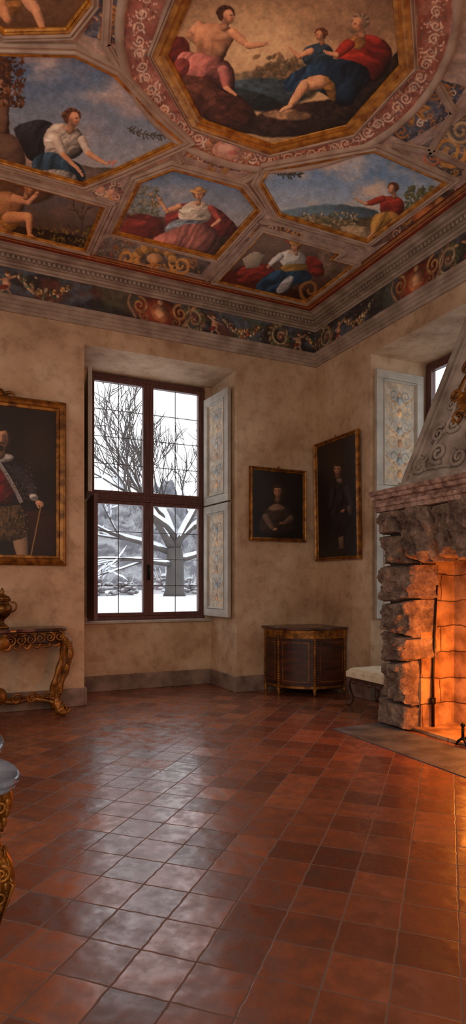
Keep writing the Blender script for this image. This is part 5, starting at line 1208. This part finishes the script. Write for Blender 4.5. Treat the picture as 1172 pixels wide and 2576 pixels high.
# ------------------------------------------------------------------ garden in snow
GZ = .7
m = MB(); n = 40; v = []
for j in range(n + 1):
    for i in range(n + 1):
        x = -60 + 130 * i / n; y = 1.3 + 70 * (j / n) ** 1.3; v.append((x, y, GZ + .06 * mnoise.noise(Vector((x * .12, y * .12, 0)))))
m.add(v, [(j * (n + 1) + i, j * (n + 1) + i + 1, (j + 1) * (n + 1) + i + 1, (j + 1) * (n + 1) + i) for j in range(n) for i in range(n)])
m.box(1.3, 70, -30, 1.3, GZ - .1, GZ); g = m.build('snow_ground', M['snow'], None, smooth=True, label='flat snow-covered garden lawn', cat='snow'); g['kind'] = 'stuff'
def grow(m, p, d, L, r, depth, rnd, up=.15, spread=.7, minr=.01, snow=None, zs=8):
    n = 4; pts = [p.copy()]; R = [r]; q = p.copy(); dd = d.copy()
    for k in range(n):
        dd = (dd + Vector((rnd.uniform(-.24, .24), rnd.uniform(-.22, .22), rnd.uniform(-.1, .16) + up * .3))).normalized(); q = q + dd * (L / n); pts.append(q.copy()); R.append(r * (1 - .45 * (k + 1) / n))
    m.tube(pts, R, 8 if r > .12 else (5 if r > .04 else 4))
    if snow is not None and abs(dd.z) < .93 and pts[0].z < zs: snow.tube([q + Vector((0, -.01, R[i] * .75 + .015)) for i, q in enumerate(pts)], [.006] + [max(.045, a * 1.0) for a in R[1:-1]] + [.008], 6)
    if depth == 0: return
    kids = 3 if depth > 1 else 4
    for k in range(kids + (1 if depth > 2 else 0)):
        t = rnd.uniform(.3, 1) if k else 1.0; i = min(n - 1, int(t * n)); b = pts[i].lerp(pts[i + 1], t * n - i) if i < n else pts[-1]
        ax = Vector((rnd.uniform(-1, 1), rnd.uniform(-1, 1), rnd.uniform(-.4, .4))).normalized()
        nd = (dd + ax * spread * (1 if k else .45)).normalized(); grow(m, b, nd, L * rnd.uniform(.6, .85), max(minr, R[min(n, i + 1)] * rnd.uniform(.5, .75)), depth - 1, rnd, up, spread, minr, snow, zs)
rnd = random.Random(12); m = MB(); sn = MB(); bx, by = 6.9, 24.3
te = empty('bare_tree', (bx, by, GZ), 'large bare tree with thick snow on its branches', 'tree')
m.tube([(bx, by, GZ - .05), (bx, by, GZ + .3), (bx + .05, by, GZ + 1.4), (bx, by, GZ + 2.6)], [.66, .52, .47, .44], 12)
B0 = Vector((bx, by, GZ + 2.4))
for d, L, r in (((-.6, 0, 1), 3.5, .28), ((.5, -.1, 1), 3.4, .25), ((.05, .2, 1), 3.8, .30)): grow(m, B0, Vector(d).normalized(), L, r, 4, rnd, .15, .72, .022, sn, 6.2)
for d, L, r, z in (((-1, .1, .30), 3.6, .19, -.1), ((1, 0, .35), 2.6, .18, -.5), ((-1, -.3, .1), 3.2, .15, -.7), ((.9, -.2, .7), 2.6, .18, .5), ((-.9, -.1, .7), 3.8, .2, .8)): grow(m, B0 + Vector((0, 0, z)), Vector(d).normalized(), L, r, 3, rnd, -.14, .7, .026, sn, 6.4)
m.build('trunk_and_branches', M['bark'], te, smooth=True, fix=False); sn.build('snow_cover', M['snow'], te, smooth=True, fix=False)
rnd = random.Random(77)
for k, (x, y, r) in enumerate(((3.4, 27, .9), (5.3, 28.5, .8), (9.0, 27.5, .8), (11.8, 29.5, 1.0), (1.0, 28, .9), (4.4, 33, 1.2), (9.6, 33.5, 1.3), (14.6, 32, 1.3), (23, 4, 2.2), (27, 10, 2.2))):
    m = MB(); m.ball((x, y, GZ - .08), (r * .8, r * .6, r * .35), 14, 8)
    for q in range(34):
        a = rnd.uniform(0, 6.28); rr = rnd.uniform(0, .95) * r; c = Vector((x + rr * math.cos(a), y + .8 * rr * math.sin(a), GZ + rnd.uniform(.0, 1.15) * r * (1.1 - .6 * rr / r))); m.ball(c, (rnd.uniform(.14, .3) * r, rnd.uniform(.14, .3) * r, rnd.uniform(.10, .2) * r), 9, 7)
    for q in range(14):
        a = rnd.uniform(0, 6.28); m.tube([(x, y, GZ), (x + r * .6 * math.cos(a), y + r * .5 * math.sin(a), GZ + rnd.uniform(.4, 1.0) * r), (x + r * 1.1 * math.cos(a), y + r * .8 * math.sin(a), GZ + rnd.uniform(.6, 1.7) * r)], [.04, .035, .025], 4)
    o = m.build('snowy_bush' if k == 0 else 'snowy_bush.%03d' % k, M['shrub'], None, smooth=True, label='low bush covered in snow', cat='bush', fix=False); o['group'] = 'snowy bushes in the garden'
m = MB(); nx, nz_ = 360, 60; v = []
for j in range(nz_ + 1):
    for i in range(nx + 1):
        x = -25 + 75 * i / nx; hgt = 8.6 + 3.0 * mnoise.fractal(Vector((x * .25, 0, 0)), 1, 2, 5) + 1.4 * mnoise.noise(Vector((x * 3, 5, 0))); t = j / nz_; z = GZ + .15 + hgt * t
        v.append((x + .2 * mnoise.noise(Vector((x * 3, z * 3, 17))), 44 - .8 * mnoise.fractal(Vector((x * .8, z * .8, 2)), 1, 2, 4) + 2.5 * t, z + .1 * mnoise.noise(Vector((x * 3, z * 3, 7)))))
m.add(v, [(j * (nx + 1) + i, j * (nx + 1) + i + 1, (j + 1) * (nx + 1) + i + 1, (j + 1) * (nx + 1) + i) for j in range(nz_) for i in range(nx)])
o = m.build('snowy_woodland', M['treeline'], None, smooth=True, label='distant snow-dusted woodland edge', cat='woodland', fix=False); o['kind'] = 'stuff'

# ------------------------------------------------------------------ light
w = bpy.data.worlds.new('overcast'); scene.world = w; w.use_nodes = True
bg = w.node_tree.nodes['Background']; bg.inputs[0].default_value = (.86, .88, .92, 1); bg.inputs[1].default_value = 2.5
def area(name, loc, rot, sx, sy, power, col, portal=False):
    l = bpy.data.lights.new(name, 'AREA'); l.shape = 'RECTANGLE'; l.size = sx; l.size_y = sy; l.energy = power; l.color = col
    if portal: l.cycles.is_portal = True
    o = bpy.data.objects.new(name, l); COL.objects.link(o); o.location = loc; o.rotation_euler = rot; return o
area('window_portal', (-2.06, 1.02, 2.45), (math.radians(-90), 0, 0), 1.6, 3.1, 1, (1, 1, 1), True)
area('window_portal.001', (1.02, -2.05, 2.45), (0, math.radians(90), 0), 3.1, 1.8, 1, (1, 1, 1), True)
area('ambient_fill', (-4.8, -9.0, 2.6), (math.radians(80), 0, math.radians(-15)), 4.0, 2.6, 90, (1, .88, .77))  # soft ambient fill added behind the camera; no lamp stands here
area('ambient_fill.001', (-7.2, -4.5, 2.4), (math.radians(85), 0, math.radians(-90)), 3.0, 2.6, 52, (1, .89, .79))  # second added fill, unseen, by the left wall
def point(name, loc, power, col, r):
    l = bpy.data.lights.new(name, 'POINT'); l.energy = power; l.color = col; l.shadow_soft_size = r
    o = bpy.data.objects.new(name, l); COL.objects.link(o); o.location = loc
point('fire_light', (-.34, -3.25, .68), 44, (1, .27, .03), .2)
point('fire_light.001', (-.36, -3.2, .4), 5, (1, .25, .03), .12)

# ------------------------------------------------------------------ camera
cam = bpy.data.cameras.new('camera'); co = bpy.data.objects.new('camera', cam); COL.objects.link(co)
co.location = CAM; co.rotation_euler = (math.radians(90), 0, -YAW)
cam.sensor_fit = 'HORIZONTAL'; cam.sensor_width = 36; cam.lens = 36 * 1535 / 1172; cam.shift_y = 182 / 1172; cam.clip_end = 500
scene.camera = co
scene.view_settings.view_transform = 'Standard'
for o in bpy.data.objects:
    if '_base' in o: del o['_base']
